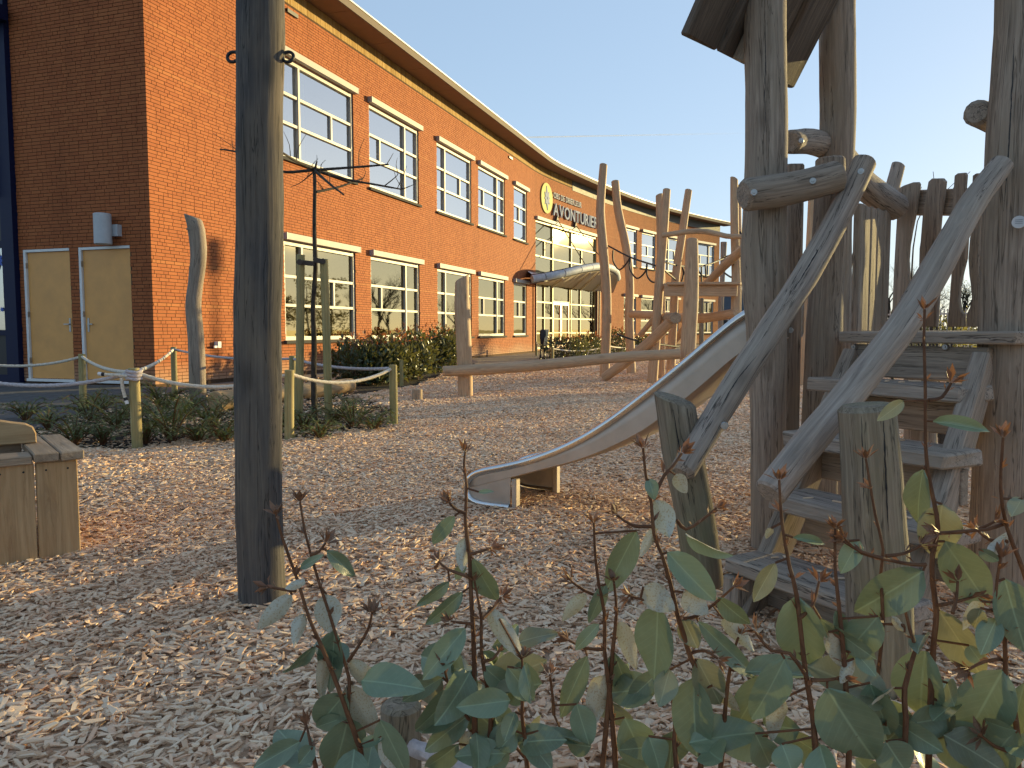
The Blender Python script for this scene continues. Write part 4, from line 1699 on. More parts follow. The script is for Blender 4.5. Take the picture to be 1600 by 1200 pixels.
# ---------------------------------------------------------------- fallen log, stump
fl = thing("fallen_log", G(450, 622), "thick pale log lying on the bed between the tree stakes and the hedge", "log")
mb = MB()
a, b = G(335, 640), G(548, 612)
log(mb, [Vector((a.x, a.y, .10)), (Vector((a.x, a.y, .10)) + Vector((b.x, b.y, .10))) / 2 + Vector((0.05, 0, 0)), Vector((b.x, b.y, .10))], [0.125, 0.12, 0.11], 18, 0.12, 0.06, 31)
mb.build("log_body", M['tan'], fl, smooth=True)
stp = thing("log_stump", G(652, 625), "small sawn log stump alone on the chips near the hedge", "stump")
mb = MB()
g = G(652, 625)
log(mb, [Vector((g.x, g.y, .15)), Vector((g.x, g.y, -.08))], 0.072, 16, 0.06, 0.05, 12)
mb.build("stump_body", M['captan'], stp, smooth=True)

# ---------------------------------------------------------------- young tree with flat trained branches, and its two stakes
TY = 8.0
tb_ = G(492, 659)
tree = thing("trained_tree", tb_, "young bare tree with flat trained branches held between two stakes", "tree")
mb = MB()
pxlog(mb, [(491, 262), (492, 300), (491, 360), (493, 420), (489, 480), (491, 540), (490, 600), (492, 650)], TY, [2.6, 2.8, 3.2, 3.6, 3.8, 4.2, 4.5, 5], 10, 8, 0.12, True, 0.1)
mb.build("trunk", M['bark'], tree, smooth=True)
crown = MB()
BR = [[(491, 266, 8.0), (530, 263, 7.9), (570, 260, 7.8), (607, 257, 7.7)], [(491, 266, 8.0), (540, 280, 8.2), (590, 289, 8.4), (628, 296, 8.6)],
      [(491, 266, 8.0), (515, 287, 7.5), (537, 304, 7.2)], [(489, 266, 8.0), (440, 268, 8.1), (400, 250, 8.2), (372, 238, 8.3), (344, 233, 8.4)],
      [(489, 264, 8.0), (460, 250, 7.6), (440, 238, 7.3), (415, 225, 7.1)], [(494, 300, 8.0), (530, 292, 8.3), (567, 279, 8.6)], [(628, 296, 8.6), (650, 287, 8.7)],
      [(491, 268, 8.0), (470, 285, 8.5), (455, 292, 9.0)], [(600, 291, 8.4), (620, 275, 8.4), (622, 268, 8.4)]]
rt = random.Random(4)
for q, br in enumerate(BR):
    pts = [P(*p) for p in br]
    log(crown, pts, [0.016, 0.008] if q < 6 else [0.007, 0.003], 7, 0.06, 0.15, q)
    for _ in range(3 if q < 6 else 1):
        i = rt.randrange(len(pts) - 1)
        p = pts[i].lerp(pts[i + 1], rt.random())
        e = p + Vector((rt.uniform(-.1, .1), rt.uniform(-.1, .1), rt.uniform(.08, .28)))
        log(crown, [p, (p + e) / 2 + Vector((rt.uniform(-.03, .03), 0, 0)), e], [0.005, 0.002], 5, 0.08, 0.1, q)
for _ in range(6):
    a = rt.uniform(0, 6.28)
    log(crown, [P(491, 268, 8), P(491, 266, 8) + Vector((math.cos(a) * .05, math.sin(a) * .05, .02 + .08 * rt.random()))], [0.014, 0.006], 6, 0.03, 0.15, _)
e0, e1 = P(365, 230, 8.3), P(333, 208, 8.3)
log(crown, [P(372, 238, 8.3), e0, e1], [0.006, 0.002], 5, 0.08, 0.1, 5)
crown.build("crown", M['bark'], tree, smooth=True)
st = thing("tree_stakes", G(490, 662), "pair of treated pine stakes with dark straps steadying the young bare tree", "tree stakes")
for pts in ([(470, 398), (469, 520), (467, 640)], [(506, 405), (510, 520), (513, 630)]):
    mb = MB()
    pxlog(mb, pts, 7.95, 6.4, 14, pts[0][0], 0.03, True, 0.2)
    mb.build("stake", M['stake'], st, smooth=True)
for a, b in (((470, 410), (491, 412)), ((506, 409), (491, 406))):
    mb = MB()
    pa, pb = P(*a, 7.9), P(*b, 7.9)
    seg_box(mb, pa, pb, 0.012, 0.05, (0, 0, 1), 0.003)
    disc(mb, pa + Vector((0, -.045, 0)), (0, -1, 0), 0.03, 0.006)
    mb.build("strap", M['strap'], st)

# ---------------------------------------------------------------- balance beam
bp_ = G(728, 619)
bal = thing("balance_beam", bp_, "long tan log balance beam fixed low across a slanted round post", "balance beam")
mb = MB()
pxlog(mb, [(722, 434), (722, 480), (725, 540), (727, 600)], bp_.y, [10.5, 12, 12, 11.5], 18, 51, 0.035, True, 0.1, cut0=(-0.5, 0, 1))
mb.build("post", M['new'], bal, smooth=True)
mb = MB()
pxlog(mb, [(692, 580), (760, 577), (860, 569), (960, 559), (1062, 553)], (bp_.y - .17, 11.15), [8.2, 8.8, 8.6, 8.2, 8], 14, 52, 0.06, False, 0.2)
mb.build("beam", M['new'], bal, smooth=True)

# ---------------------------------------------------------------- far climbing frame of fresh timber
cf = thing("climbing_frame", G(1035, 600), "far climbing frame of fresh tan debarked logs with a platform and hanging black rope loops", "climbing frame")
posts = [([(943, 257), (938, 330), (942, 385), (948, 470), (945, 580)], 15.9, [6, 7, 7.5, 7.5, 7.5]),
         ([(961, 283), (966, 330), (978, 385), (984, 440), (983, 500), (986, 570)], 17.2, [6, 6.5, 6.5, 6.5, 7, 7]),
         ([(1042, 296), (1037, 360), (1031, 430), (1026, 510), (1020, 590)], 13.9, [6, 7, 7.2, 7.5, 8]),
         ([(1030, 304), (1032, 380), (1034, 480), (1033, 580)], 15.2, [5.5, 6, 6, 6]),
         ([(1076, 297), (1066, 365), (1056, 430), (1052, 500), (1048, 580)], 14.6, [5.5, 6.2, 6.5, 6.5, 7]),
         ([(1081, 374), (1081, 420), (1079, 480), (1075, 548)], 11.3, [9.5, 11, 12, 12.5]),
         ([(1147, 279), (1148, 360), (1150, 430), (1149, 500)], 13.2, [6, 6.5, 7, 7.5]),
         ([(1153, 290), (1154, 370), (1154, 440)], 13.6, [4.5, 5, 5]),
         ([(1268, 312), (1264, 400), (1258, 500)], 13.4, [5, 5.5, 6])]
for i, (pp, y, r) in enumerate(posts):
    mb = MB()
    pxlog(mb, pp, y, r, 12, 60 + i, 0.05, True, 0.2, cut0=(rnd.uniform(-.5, .5), 0.2, 1))
    mb.build("post", M['new'], cf, smooth=True)
for i, (pp, y, r) in enumerate((([(1035, 368), (1075, 362), (1105, 362), (1135, 369), (1161, 370)], (13.6, 12.8), [4, 4.2, 4.2, 4, 3.8]),
                               ([(986, 491), (1030, 493), (1060, 497), (1100, 497), (1152, 489)], (16.6, 13.1), [6, 6.8, 7, 7.5, 7.5]),
                               ([(944, 590), (985, 560), (1020, 530), (1050, 500)], (14.6, 13.4), [7.5, 8.5, 8.5, 8]),
                               ([(1098, 450), (1130, 417), (1164, 386)], (14.2, 12.5), [6, 7, 7.5]),
                               ([(1000, 524), (1020, 500), (1034, 486)], (15.6, 15.0), [4, 4.5, 4.5]),
                               ([(1030, 560), (1060, 525), (1075, 505)], (16, 15.4), [5, 5.5, 5.5]))):
    mb = MB()
    pxlog(mb, pp, y, r, 12, 80 + i, 0.06, False, 0.2)
    mb.build("cross_log", M['new'], cf, smooth=True)
mb = MB()
pxlog(mb, [(1040, 497), (1056, 497)], (14.1, 12.9), [7, 9], 12, 93, 0.03, False, 0.2)
mb.build("sawn_log", M['captan'], cf, smooth=True)
mb = MB()
a, b = P(1038, 454, 13.6), P(1152, 454, 13.0)
seg_box(mb, a, b, 0.06, 0.20, (0, 0, 1), 0.01, .004)
mb.build("beam", M['new'], cf)
for i in range(5):
    mb = MB()
    o_ = Vector((0.05, 0.22 * i - .05, 0.115))
    seg_box(mb, a + o_, b + o_, 0.20, 0.045, (0, 0, 1), 0.008, .003)
    mb.build("platform_plank", M['new'], cf)
mb = MB()
pxlog(mb, [(1131, 378), (1129, 430), (1127, 480)], 17.5, [5, 4, 3.6], 8, 97, 0.03, True, 0.3)
mb.build("post", M['grey'], cf, smooth=True)
mb = MB()
pxlog(mb, [(1096, 466), (1096, 500), (1096, 548)], 17.5, [3.8, 3.8, 3.8], 8, 98, 0.03, True, 0.3)
mb.build("post", M['mossy'], cf, smooth=True)
ropes = [[(950, 384, 16), (985, 402, 15.5), (1027, 416, 14)], [(958, 391, 15.9), (958, 408, 15.9), (968, 422, 15.8), (980, 410, 15.7), (984, 402, 15.6)],
         [(984, 402, 15.6), (984, 420, 15.5), (995, 435, 15.3), (1008, 425, 15), (1011, 411, 14.8)], [(1011, 411, 14.8), (1011, 430, 14.7), (1018, 440, 14.5), (1027, 441, 14.2)],
         [(1040, 410, 14), (1066, 416, 14.8), (1100, 415, 15.5), (1130, 404, 16.5)], [(1066, 417, 14.8), (1068, 428, 14.8), (1065, 440, 14.8)],
         [(1066, 417, 14.8), (1072, 430, 14.8), (1078, 415, 15)], [(1096, 415, 15.4), (1096, 440, 15.4)], [(1102, 414, 15.5), (1103, 432, 15.5)], [(1088, 416, 15.3), (1096, 430, 15.4), (1109, 432, 15.6)],
         [(1127, 403, 16.4), (1144, 398, 15)], [(1040, 424, 14), (1052, 434, 14.4), (1062, 444, 14.8)], [(1156, 362, 13), (1163, 380, 13), (1166, 395, 12.6)],
         [(964, 522, 15), (980, 528, 14.8), (997, 533, 14.4)], [(1030, 538, 14), (1060, 542, 14.6)], [(1130, 425, 14), (1142, 433, 13.6), (1150, 432, 13.4)]]
for rp in ropes:
    mb = MB()
    tube(mb, [P(*q) for q in rp], 0.017, 6, 0.08)
    mb.build("rope", M['ropeblack'], cf, smooth=True)

# ---------------------------------------------------------------- steel slide
S0 = G(798, 794)
sd_ = Vector((0.86, -0.51, 0)).normalized()
sw = Vector((-sd_.y, sd_.x, 0)) * 0.52
SN = Vector((sd_.y, -sd_.x, 0))


def SP(px, py):
    """photo point on the slide's near side plane -> (run along the slide, height)"""
    t, k = el(px, py)
    q = S0.dot(SN) / (Vector((k, 1, 0)).dot(SN))
    p = Vector((k * q, q, 0))
    return (p - Vector((S0.x, S0.y, 0))).dot(sd_), H + t * q


def SW(t, z, w=0.0):
    return Vector((S0.x, S0.y, 0)) + sd_ * t + sw * w + Vector((0, 0, z))


rim = sorted(SP(*q) for q in ((735, 742), (760, 734), (800, 728), (850, 713), (900, 692), (950, 662), (1000, 624), (1050, 585), (1100, 542), (1165, 488)))
lowl = sorted(SP(*q) for q in ((735, 760), (797, 745), (842, 733), (888, 722), (940, 704), (1005, 672), (1089, 607), (1161, 543)))
tx = rim[-1][0] + 0.34
sl = (rim[-1][1] - rim[-3][1]) / (rim[-1][0] - rim[-3][0])
rim.append((rim[-1][0] + .16, rim[-1][1] + sl * .07))
lowl.append((lowl[-1][0] + .18, lowl[-1][1] + .07))
ts = np.linspace(rim[0][0], min(rim[-1][0], lowl[-1][0]), 40)
rz = np.interp(ts, [r[0] for r in rim], [r[1] for r in rim])
lz = np.interp(ts, [r[0] for r in lowl], [r[1] for r in lowl])
for arr in (rz, lz):
    for _ in range(3):
        arr[1:-1] = arr[1:-1] * .5 + .25 * (arr[:-2] + arr[2:])
slide = thing("slide", S0, "brushed steel slide with tubular rims running down from the grey timber tower", "slide")
mb = MB()
n = len(ts)
vs_ = []
sect = ((0.0, 1.0), (0.0, 0.5), (0.0, 0.0), (0.06, -0.10), (0.3, -0.12), (0.5, -0.12), (0.7, -0.12), (0.94, -0.10), (1.0, 0.0), (1.0, 0.5), (1.0, 1.0))
for i in range(n):
    for w_, h_ in sect:
        hgt = rz[i] - lz[i]
        vs_.append(SW(ts[i], lz[i] + h_ * hgt, w_))
ns = len(sect)
fs_ = [(i * ns + j, (i + 1) * ns + j, (i + 1) * ns + j + 1, i * ns + j + 1) for i in range(n - 1) for j in range(ns - 1)]
mb.add(vs_, fs_)
ch = mb.build("chute", M['steel'], slide, smooth=True)
sm_ = ch.modifiers.new("sheet", 'SOLIDIFY')
sm_.thickness = 0.005
curl = [SP(*q) for q in ((797, 793), (770, 790), (748, 786), (735, 779), (729, 765), (731, 752), (740, 742))]
for w_ in (0.0, 1.0):
    mb = MB()
    pts = [SW(t, z, w_) for t, z in curl] + [SW(ts[i], rz[i], w_) for i in range(2, n, 3)]
    tube(mb, pts, 0.021, 12, 0.03)
    mb.build("side_rail", M['steel_tube'], slide, smooth=True)
    mb = MB()
    ol = curl[:] + [SP(760, 735), SP(798, 730)]
    m_ = frame(SW(0, 0, w_ + (0.004 if w_ == 0 else -0.004)), sd_, ya=(0, 0, 1))
    slab(mb, ol, m_, 0.004, 0.001)
    mb.build("end_cheek", M['steel'], slide)
mb = MB()
pts = [SP(735, 779), SP(729, 765), SP(731, 752)]
tube(mb, [SW(*pts[1], 0), SW(*pts[1], 1)], 0.017, 10, .1)
mb.add([SW(*SP(740, 744), 0), SW(*SP(740, 744), 1), SW(*SP(734, 775), 1), SW(*SP(734, 775), 0)], [(0, 1, 2, 3)])
mb.build("end_lip", M['steel_tube'], slide, smooth=True)
zl = float(np.interp(0.02, ts, lz)) - 0.02
for w0 in (0.04, 0.96):
    mb = MB()
    box(mb, frame(SW(0.02, (zl - .12) / 2, w0), sd_, ya=sw), (0.03, 0.045, zl + .12), 0.004)
    mb.build("leg", M['steel'], slide)
hp = [(1311, 520), (1311, 470), (1313, 452), (1319, 447), (1325, 455), (1328, 475), (1329, 520)]
mb = MB()
tube(mb, [P(a, b, 4.05 + .02 * i) for i, (a, b) in enumerate(hp)], 0.013, 10, 0.02)
mb.build("hand_hoop", M['steel_tube'], slide, smooth=True)

# ---------------------------------------------------------------- grey timber play tower with stairs
AY, BY, CY, DY = 3.32, 3.8, 2.78, 3.42
tw = thing("play_tower", ground_pt(P(1300, 900, 3.4), 0), "grey weathered timber play tower with plank stairs, pickets and a steep board roof", "play tower")
for i, (pp, y, r, nm) in enumerate((
        ([(1196, -150), (1196, 40), (1198, 200), (1196, 300), (1193, 390), (1196, 470), (1199, 560), (1200, 660), (1200, 765)], AY, [30, 30.5, 31, 32, 34, 33, 29, 27, 26], 'A'),
        ([(1308, -150), (1308, 60), (1309, 200), (1305, 330), (1303, 500), (1302, 640)], BY, [26, 26, 26.5, 25, 25, 25], 'B'),
        ([(1618, -150), (1612, 40), (1600, 200), (1592, 360), (1587, 520), (1580, 700), (1574, 860)], CY, [50, 50, 51, 51, 52, 53, 54], 'C'),
        ([(1297, 247), (1297, 300), (1294, 400), (1288, 500), (1285, 580)], DY, [22, 23, 25, 27, 28], 'D'),
        ([(1440, 560), (1438, 640), (1438, 760)], 4.3, [24, 24, 24], 'G'))):
    mb = MB()
    pxlog(mb, pp, y, r, 20, 100 + i, 0.05, True, 0.06)
    mb.build("post", M['grey'], tw, smooth=True)
mb = MB()
a = P(1241, 257, 3.58)
seg_box(mb, a, Vector((a.x + .01, a.y, -.12)), 0.088, 0.06, (0.3, -1, 0), 0.008, 0.004)
mb.build("side_board", M['grey'], tw)
bolt(tw, P(1235, 516, 3.545), to_cam(P(1235, 516, 3.54)))
# beam, arched rail, end rails
mb = MB()
pxlog(mb, [(1161, 305), (1200, 300), (1255, 290), (1312, 275)], (3.13, 3.22), [25, 25.5, 25, 25], 12, 120, 0.07, False, 0.05, squash=(1.0, .9), bevel=0.2)
mb.build("beam", M['grey'], tw, smooth=True)
for q in ((1178, 301), (1270, 283)):
    p = P(q[0], q[1], 3.13 + .0006 * (q[0] - 1161) - .062)
    bolt(tw, p, to_cam(p))
mb = MB()
pxlog(mb, [(1234, 222), (1270, 222), (1310, 240), (1348, 287), (1400, 325)], (3.46, 4.5), [18, 19, 20, 21, 21], 16, 121, 0.05, False, 0.05, bevel=0.2)
mb.build("arched_rail", M['rail'], tw, smooth=True)
bolt(tw, P(1252, 220, 3.42), to_cam(P(1252, 220, 3.42)), 0.012)
mb = MB()
pxlog(mb, [(1404, 257), (1393, 300), (1388, 330)], (4.75, 4.7), [10, 11, 11], 12, 127, 0.05, False, 0.05, cut0=(.5, .1, 1))
mb.build("corner_post", M['rail'], tw, smooth=True)
mb = MB()
pxlog(mb, [(1526, 176), (1560, 190), (1600, 205)], (2.9, 3.3), [20, 21, 22], 14, 122, 0.05, False, 0.05, bevel=0.25)
mb.build("log_end", M['rail'], tw, smooth=True)
# handrails and newel posts
mb = MB()
hr1 = [(1353, 250), (1310, 338), (1262, 425), (1207, 512), (1165, 575), (1110, 665), (1064, 740)]
pxlog(mb, hr1, (3.3, 2.66), [18, 18.5, 20, 21, 21, 21, 20], 16, 123, 0.06, False, 0.04, bevel=0.35)
mb.build("handrail", M['rail'], tw, smooth=True)
p = P(1132, 665, 2.74 - .05)
bolt(tw, p, to_cam(p))
p = P(1345, 268, 3.22)
bolt(tw, p, to_cam(p))
mb = MB()
hr2 = [(1566, 256), (1520, 318), (1478, 392), (1432, 474), (1395, 530), (1330, 612), (1262, 695), (1202, 772)]
pxlog(mb, hr2, (2.66, 2.1), [17, 20, 22, 24, 24, 24, 25, 26], 16, 124, 0.07, False, 0.04, bevel=0.15)
mb.build("handrail", M['rail'], tw, smooth=True)
mb = MB()
pxlog(mb, [(1054, 622), (1066, 700), (1085, 800), (1098, 880)], 2.80, [31, 32, 31, 31], 16, 125, 0.08, True, 0.05, squash=(1, .85), cut0=(0.3, -.2, 1))
mb.build("newel_post", M['mossy'], tw, smooth=True)
mb = MB()
pxlog(mb, [(1353, 632), (1360, 720), (1366, 820), (1374, 940)], 2.05, [43, 45, 47, 50], 20, 126, 0.05, True, 0.04, bevel=0.18)
mb.build("newel_post", M['mossy'], tw, smooth=True)
p = P(1592, 347, CY - .125)
mb = MB()
nrm = (to_cam(p) + Vector((0, 0, .05)))
disc(mb, p, nrm, 0.0215, 0.003, 20, 0.0205)
so = mb.build("sticker", M['sticker'], tw)
mb = MB()
for q in range(3):
    c = p + nrm.normalized() * .0042 + Vector((0, 0, .006 - q * .006))
    rt_ = Vector((0, 0, 1)).cross(nrm).normalized()
    mb.add([c - rt_ * .011, c + rt_ * .011, c + rt_ * .011 + Vector((0, 0, .0022)), c - rt_ * .011 + Vector((0, 0, .0022))], [(0, 1, 2, 3)])
mb.build("sticker_print", M['stickerink'], so)
# stairs
T4L, T4R = G(1258, 590, 0.775), G(1498, 606, 0.775)
sv = (T4R - T4L).normalized()
su = Vector((-sv.y, sv.x, 0))
SWD = (T4R - T4L).length
T = [G(1131, 868, 0.195), G(1200, 772, 0.39), G(1222, 674, 0.585), T4L]
for i, tl in enumerate(T):
    zt = tl.z
    w_ = SWD if i else SWD * 0.98
    mb = MB()
    c = tl + sv * (w_ / 2) + su * 0.105 - Vector((0, 0, .026))
    box(mb, frame(c, sv, ya=su), (w_, 0.21, 0.052), 0.007, 0, 0.004)
    mb.build("tread", M['rail'], tw)
    mb = MB()
    c = tl + sv * (w_ / 2) + su * 0.17 - Vector((0, 0, .125))
    box(mb, frame(c, sv, ya=su), (w_ * .9, 0.035, 0.115), 0.004, 0, 0.002)
    mb.build("riser", M['grey'], tw)
    for q in range(9):
        if q == 0 or rnd.random() < .8:
            mb = MB()
            c = tl + sv * rnd.uniform(.05, w_ - .05) + su * rnd.uniform(.03, .18) + Vector((0, 0, .004))
            box(mb, Matrix.Translation(c) @ Matrix.Rotation(rnd.uniform(0, 6.28), 4, 'Z'), (rnd.uniform(.02, .05), rnd.uniform(.006, .012), .005), 0.001)
            if q == 0:
                litter = tag(thing("wood_chip_litter", c, "scattered wood chips lying on the %s tread of the grey stairs" % ("lowest", "second lowest", "third", "topmost")[i], "wood chips", "chips on the stair treads"), None)
            if q:
                mb.build("wood_chip", M['chip'], litter)
DLp = T4L + su * 0.20
DZ = 0.963
K0, K1 = P(1395, 512, 4.6), P(1546, 512, 3.95)
for off in (0.05, SWD - .05):
    mb = MB()
    a = T[0] + sv * off + su * 0.10 - Vector((0, 0, .16))
    b = DLp + sv * off + su * .03
    b.z = DZ - .12
    seg_box(mb, a - (b - a) * .18, b, 0.055, 0.15, (0, 0, 1), 0.006, .003)
    mb.build("stringer", M['grey'], tw)
    mb = MB()
    seg_box(mb, T[0] + sv * off + su * .03 - Vector((0, 0, .06)), T[0] + sv * off + su * .02 - Vector((0, 0, .3)), .07, .10, su, .006)
    mb.build("stair_foot", M['grey'], tw)
dq = Vector((K0.x, K0.y, 0)) - Vector((DLp.x, DLp.y, 0))
depth = max(dq.dot(su), 0.8)
nb = int(depth / 0.145) + 1
for i in range(nb):
    mb = MB()
    c = DLp + su * (0.07 + i * 0.145)
    c.z = DZ - .022
    sh = (dq.dot(sv)) * (i / nb)
    c2 = c + sv * (SWD * 1.1 / 2 + sh * .9)
    box(mb, frame(c2, sv, ya=su), (SWD * 1.12, 0.138, 0.044), 0.006, 0, 0.003)
    mb.build("deck_plank", M['rail'], tw)
mb = MB()
c = DLp + sv * (SWD * .5) + su * .05
c.z = DZ - .12
box(mb, frame(c, sv, ya=su), (SWD * .88, 0.04, 0.13), 0.005, 0, .003)
mb.build("deck_fascia", M['grey'], tw)
for q in ((1335, 542), (1478, 542)):
    p = P(q[0], q[1], 10)
    dr_ = (p - CAMP).normalized()
    pl = (c - su * .024)
    k = (pl - CAMP).dot(su) / dr_.dot(su)
    bolt(tw, CAMP + dr_ * k, -su, 0.012)


def plane_uv(px, py, A, B):
    """photo point on the vertical plane through A and B -> (along, z)"""
    ax = Vector((B.x - A.x, B.y - A.y, 0)).normalized()
    nn = Vector((ax.y, -ax.x, 0))
    t, k = el(px, py)
    q = A.dot(nn) / Vector((k, 1, 0)).dot(nn)
    p = Vector((k * q, q, 0))
    return (p - Vector((A.x, A.y, 0))).dot(ax), H + t * q


Z7 = lambda x, y: (1280 + x / 3.75, 220 + y / 3.75)
PK = [[(465, 280), (500, 262), (560, 242), (592, 240), (600, 252), (588, 340), (575, 420), (550, 530), (535, 610), (528, 700), (535, 800), (545, 900), (552, 1090), (424, 1090), (432, 860), (440, 700), (448, 560), (455, 450), (458, 350)],
      [(643, 240), (665, 221), (735, 218), (753, 236), (742, 340), (725, 430), (715, 540), (712, 620), (716, 700), (720, 800), (700, 1090), (575, 1090), (590, 900), (592, 830), (590, 760), (588, 680), (592, 600), (606, 440), (625, 330)],
      [(795, 205), (815, 191), (862, 186), (870, 200), (862, 300), (862, 430), (880, 560), (872, 690), (850, 770), (832, 850), (828, 930), (838, 990), (858, 1015), (862, 1090), (752, 1090), (765, 930), (775, 800), (780, 700), (782, 560), (776, 440), (786, 320)],
      [(903, 205), (925, 191), (970, 188), (985, 200), (985, 300), (965, 450), (950, 600), (946, 1090), (866, 1090), (866, 1015), (885, 985), (900, 920), (893, 850), (882, 780), (876, 690), (886, 570), (905, 520), (905, 430), (896, 320)]]
axp = Vector((K1.x - K0.x, K1.y - K0.y, 0)).normalized()
mP = frame(Vector((K0.x, K0.y, 0)), axp, ya=(0, 0, 1))
for ol in PK:
    mb = MB()
    uv = [plane_uv(*Z7(*q), K0, K1) for q in ol]
    um = sum(q[0] for q in uv) / len(uv)
    slab(mb, [(um + (q[0] - um) * .90, q[1]) for q in uv], mP, 0.022, 0.005, 'y')
    mb.build("picket", M['grey'], tw)
for y0, y1 in ((296, 337),):
    mb = MB()
    u0, z0 = plane_uv(1385, (y0 + y1) / 2, K0, K1)
    u1, z1 = plane_uv(1560, (y0 + y1) / 2 - 2, K0, K1)
    hh = plane_uv(1470, y0, K0, K1)[1] - plane_uv(1470, y1, K0, K1)[1]
    off = mP.to_3x3() @ Vector((0, 0, -1))
    if off.y < 0:
        off = -off
    aa = Vector((K0.x, K0.y, 0)) + axp * u0 + Vector((0, 0, z0)) + off * .045
    bb = Vector((K0.x, K0.y, 0)) + axp * u1 + Vector((0, 0, z1)) + off * .045
    seg_box(mb, aa, bb, 0.04, hh, (0, 0, 1), 0.006, .003)
    mb.build("picket_rail", M['grey'], tw)
B0 = P(1322, 512, 3.86)
axs = Vector((K0.x - B0.x, K0.y - B0.y, 0)).normalized()
for i, (xa, xb) in enumerate(((205, 224), (226, 263), (270, 302), (311, 346), (350, 386))):
    ua, ub = plane_uv(1280 + xa / 3.75, 505, B0, K0)[0], plane_uv(1280 + xb / 3.75, 505, B0, K0)[0]
    zt = plane_uv(1280 + (xa + xb) / 7.5, 316 + i * 3, B0, K0)[1]
    mb = MB()
    c = Vector((B0.x, B0.y, 0)) + axs * (ua + ub) / 2
    seg_box(mb, c + Vector((0, 0, DZ - .1)), c + Vector((0, 0, zt)), ub - ua, 0.034, (axs.y, -axs.x, 0), 0.006, .003)
    mb.build("picket", M['grey'], tw)
# dry twig ends poking over the pickets belong to a shrub behind; roof boards above
R0, R1 = P(1072, 62, 3.2), P(1233, 131, 3.86)
R1.z = R0.z = (R0.z + R1.z) / 2
ea = (R1 - R0).normalized()
vr = Vector((ea.y, -ea.x, 0))
upd = (vr * 0.50 + Vector((0, 0, 0.865))).normalized()
LR = (R1 - R0).length
nrb = 4
rn_ = ea.cross(upd)
for i in range(nrb):
    mb = MB()
    c0 = R0 + ea * (LR * (i + .5) / nrb)
    j = 0.02 if i % 2 else -0.0
    seg_box(mb, c0 - upd * 0.0 + rn_ * (0.012 if i % 2 else -0.012), c0 + upd * 1.25 + rn_ * (0.012 if i % 2 else -.012), LR / nrb + .01, 0.035, rn_, 0.008, .005)
    mb.build("roof_board", M['roofwood'], tw)
mb = MB()
a = P(1132, 98, 3.25)
log(mb, [R0 + ea * LR * .38 - rn_ * 0.07 * (1 if (rn_.z > 0) else -1), R0 + ea * LR * .38 + upd * 1.2 - rn_ * 0.07 * (1 if rn_.z > 0 else -1)], 0.05, 14, 0.1, 0.05, 130)
mb.build("rafter", M['grey'], tw, smooth=True)


def split_line(pxs, y, w, name="split"):
    """a long drying split: a thin dark sliver lying along a timber's viewer side"""
    n = len(pxs)
    mb = MB()
    vs, fs = [], []
    pts, _ = catmull([P(a, b, y[0] + (y[1] - y[0]) * i / (n - 1)) for i, (a, b) in enumerate(pxs)], 0.012)
    rr_ = random.Random(int(pxs[0][0]))
    for i, p in enumerate(pts):
        d = (pts[min(i + 1, len(pts) - 1)] - pts[max(0, i - 1)]).normalized()
        v = (CAMP - p).normalized()
        s_ = d.cross(v).normalized()
        u = i / (len(pts) - 1)
        ww = w * (math.sin(math.pi * min(max(u, .02), .98)) ** .6) * rr_.uniform(.65, 1.2)
        jog = s_ * .0022 * mnoise.noise(Vector((u * 14, pxs[0][0], 0)))
        vs += [p + jog + s_ * ww, p + jog + v * .0008, p + jog - s_ * ww]
    for i in range(len(pts) - 1):
        for k in (0, 1):
            fs.append((i * 3 + k, i * 3 + k + 1, i * 3 + 4 + k, i * 3 + 3 + k))
    mb.add(vs, fs)
    return mb.build(name, M['iron'], tw)


def hr_y(lst, a, b, f, r):
    return a + (b - a) * f - r


split_line([(1540, 300), (1500, 352), (1468, 408), (1440, 462), (1412, 500)], (2.63 - .055, 2.45 - .060), 0.0022)
split_line([(1400, 512), (1368, 556), (1345, 592)], (2.43 - .060, 2.36 - .060), 0.0018)
split_line([(1322, 320), (1290, 372), (1262, 418), (1236, 460)], (3.235 - .058, 3.02 - .064), 0.0024)
split_line([(1182, 556), (1150, 596), (1124, 640)], (2.90 - .064, 2.77 - .064), 0.0018)
split_line([(1052, 640), (1060, 690), (1068, 730), (1078, 790)], (2.80 - .074, 2.80 - .076), 0.0028)
split_line([(1346, 650), (1348, 720), (1350, 790)], (2.05 - .086, 2.05 - .09), 0.0018)
split_line([(1380, 650), (1384, 740), (1388, 830)], (2.05 - .082, 2.05 - .085), 0.0022)
split_line([(1195, 20), (1196, 90), (1195, 150), (1197, 210)], (AY - .092, AY - .094), 0.0016)
split_line([(1585, 60), (1580, 160), (1574, 260), (1568, 330)], (CY - .118, CY - .120), 0.002)
# ================================================================== PLANTS
def leaf_mesh(name, m, bend=0.25, fold=0.25, wave=0.05, seed=0, n=11, wmax=0.5):
    """one blade of unit length along +Y and unit width along X, folded along the midrib, tip drooping; gc = (x, y, 0)"""
    r = random.Random(seed)
    ph = r.uniform(0, 6)
    tw = r.uniform(-.5, .5)
    mb = MB()
    vs, gs, fs = [], [], []
    xs = (-1, -0.66, -0.33, 0, 0.33, 0.66, 1)
    for i in range(n + 1):
        t = i / n
        w = 0.5 * (math.sin(math.pi * t ** 0.82) ** 0.72) if 0 < t < 1 else 0.0
        w = max(w, 0.012)
        for x in xs:
            X = x * w
            Z = abs(X) * fold - bend * t * t + wave * math.sin(t * 9 + ph + x * 2) * abs(x) + tw * X * t * 0.6
            vs.append((X, t, Z))
            gs.append((X, t, 0))
    for i in range(n):
        for j in range(6):
            a = i * 7 + j
            fs.append((a, a + 1, a + 8, a + 7))
    mb.add(vs, fs, gs)
    return mb.mesh(name, m, (0, 0, 0), True)


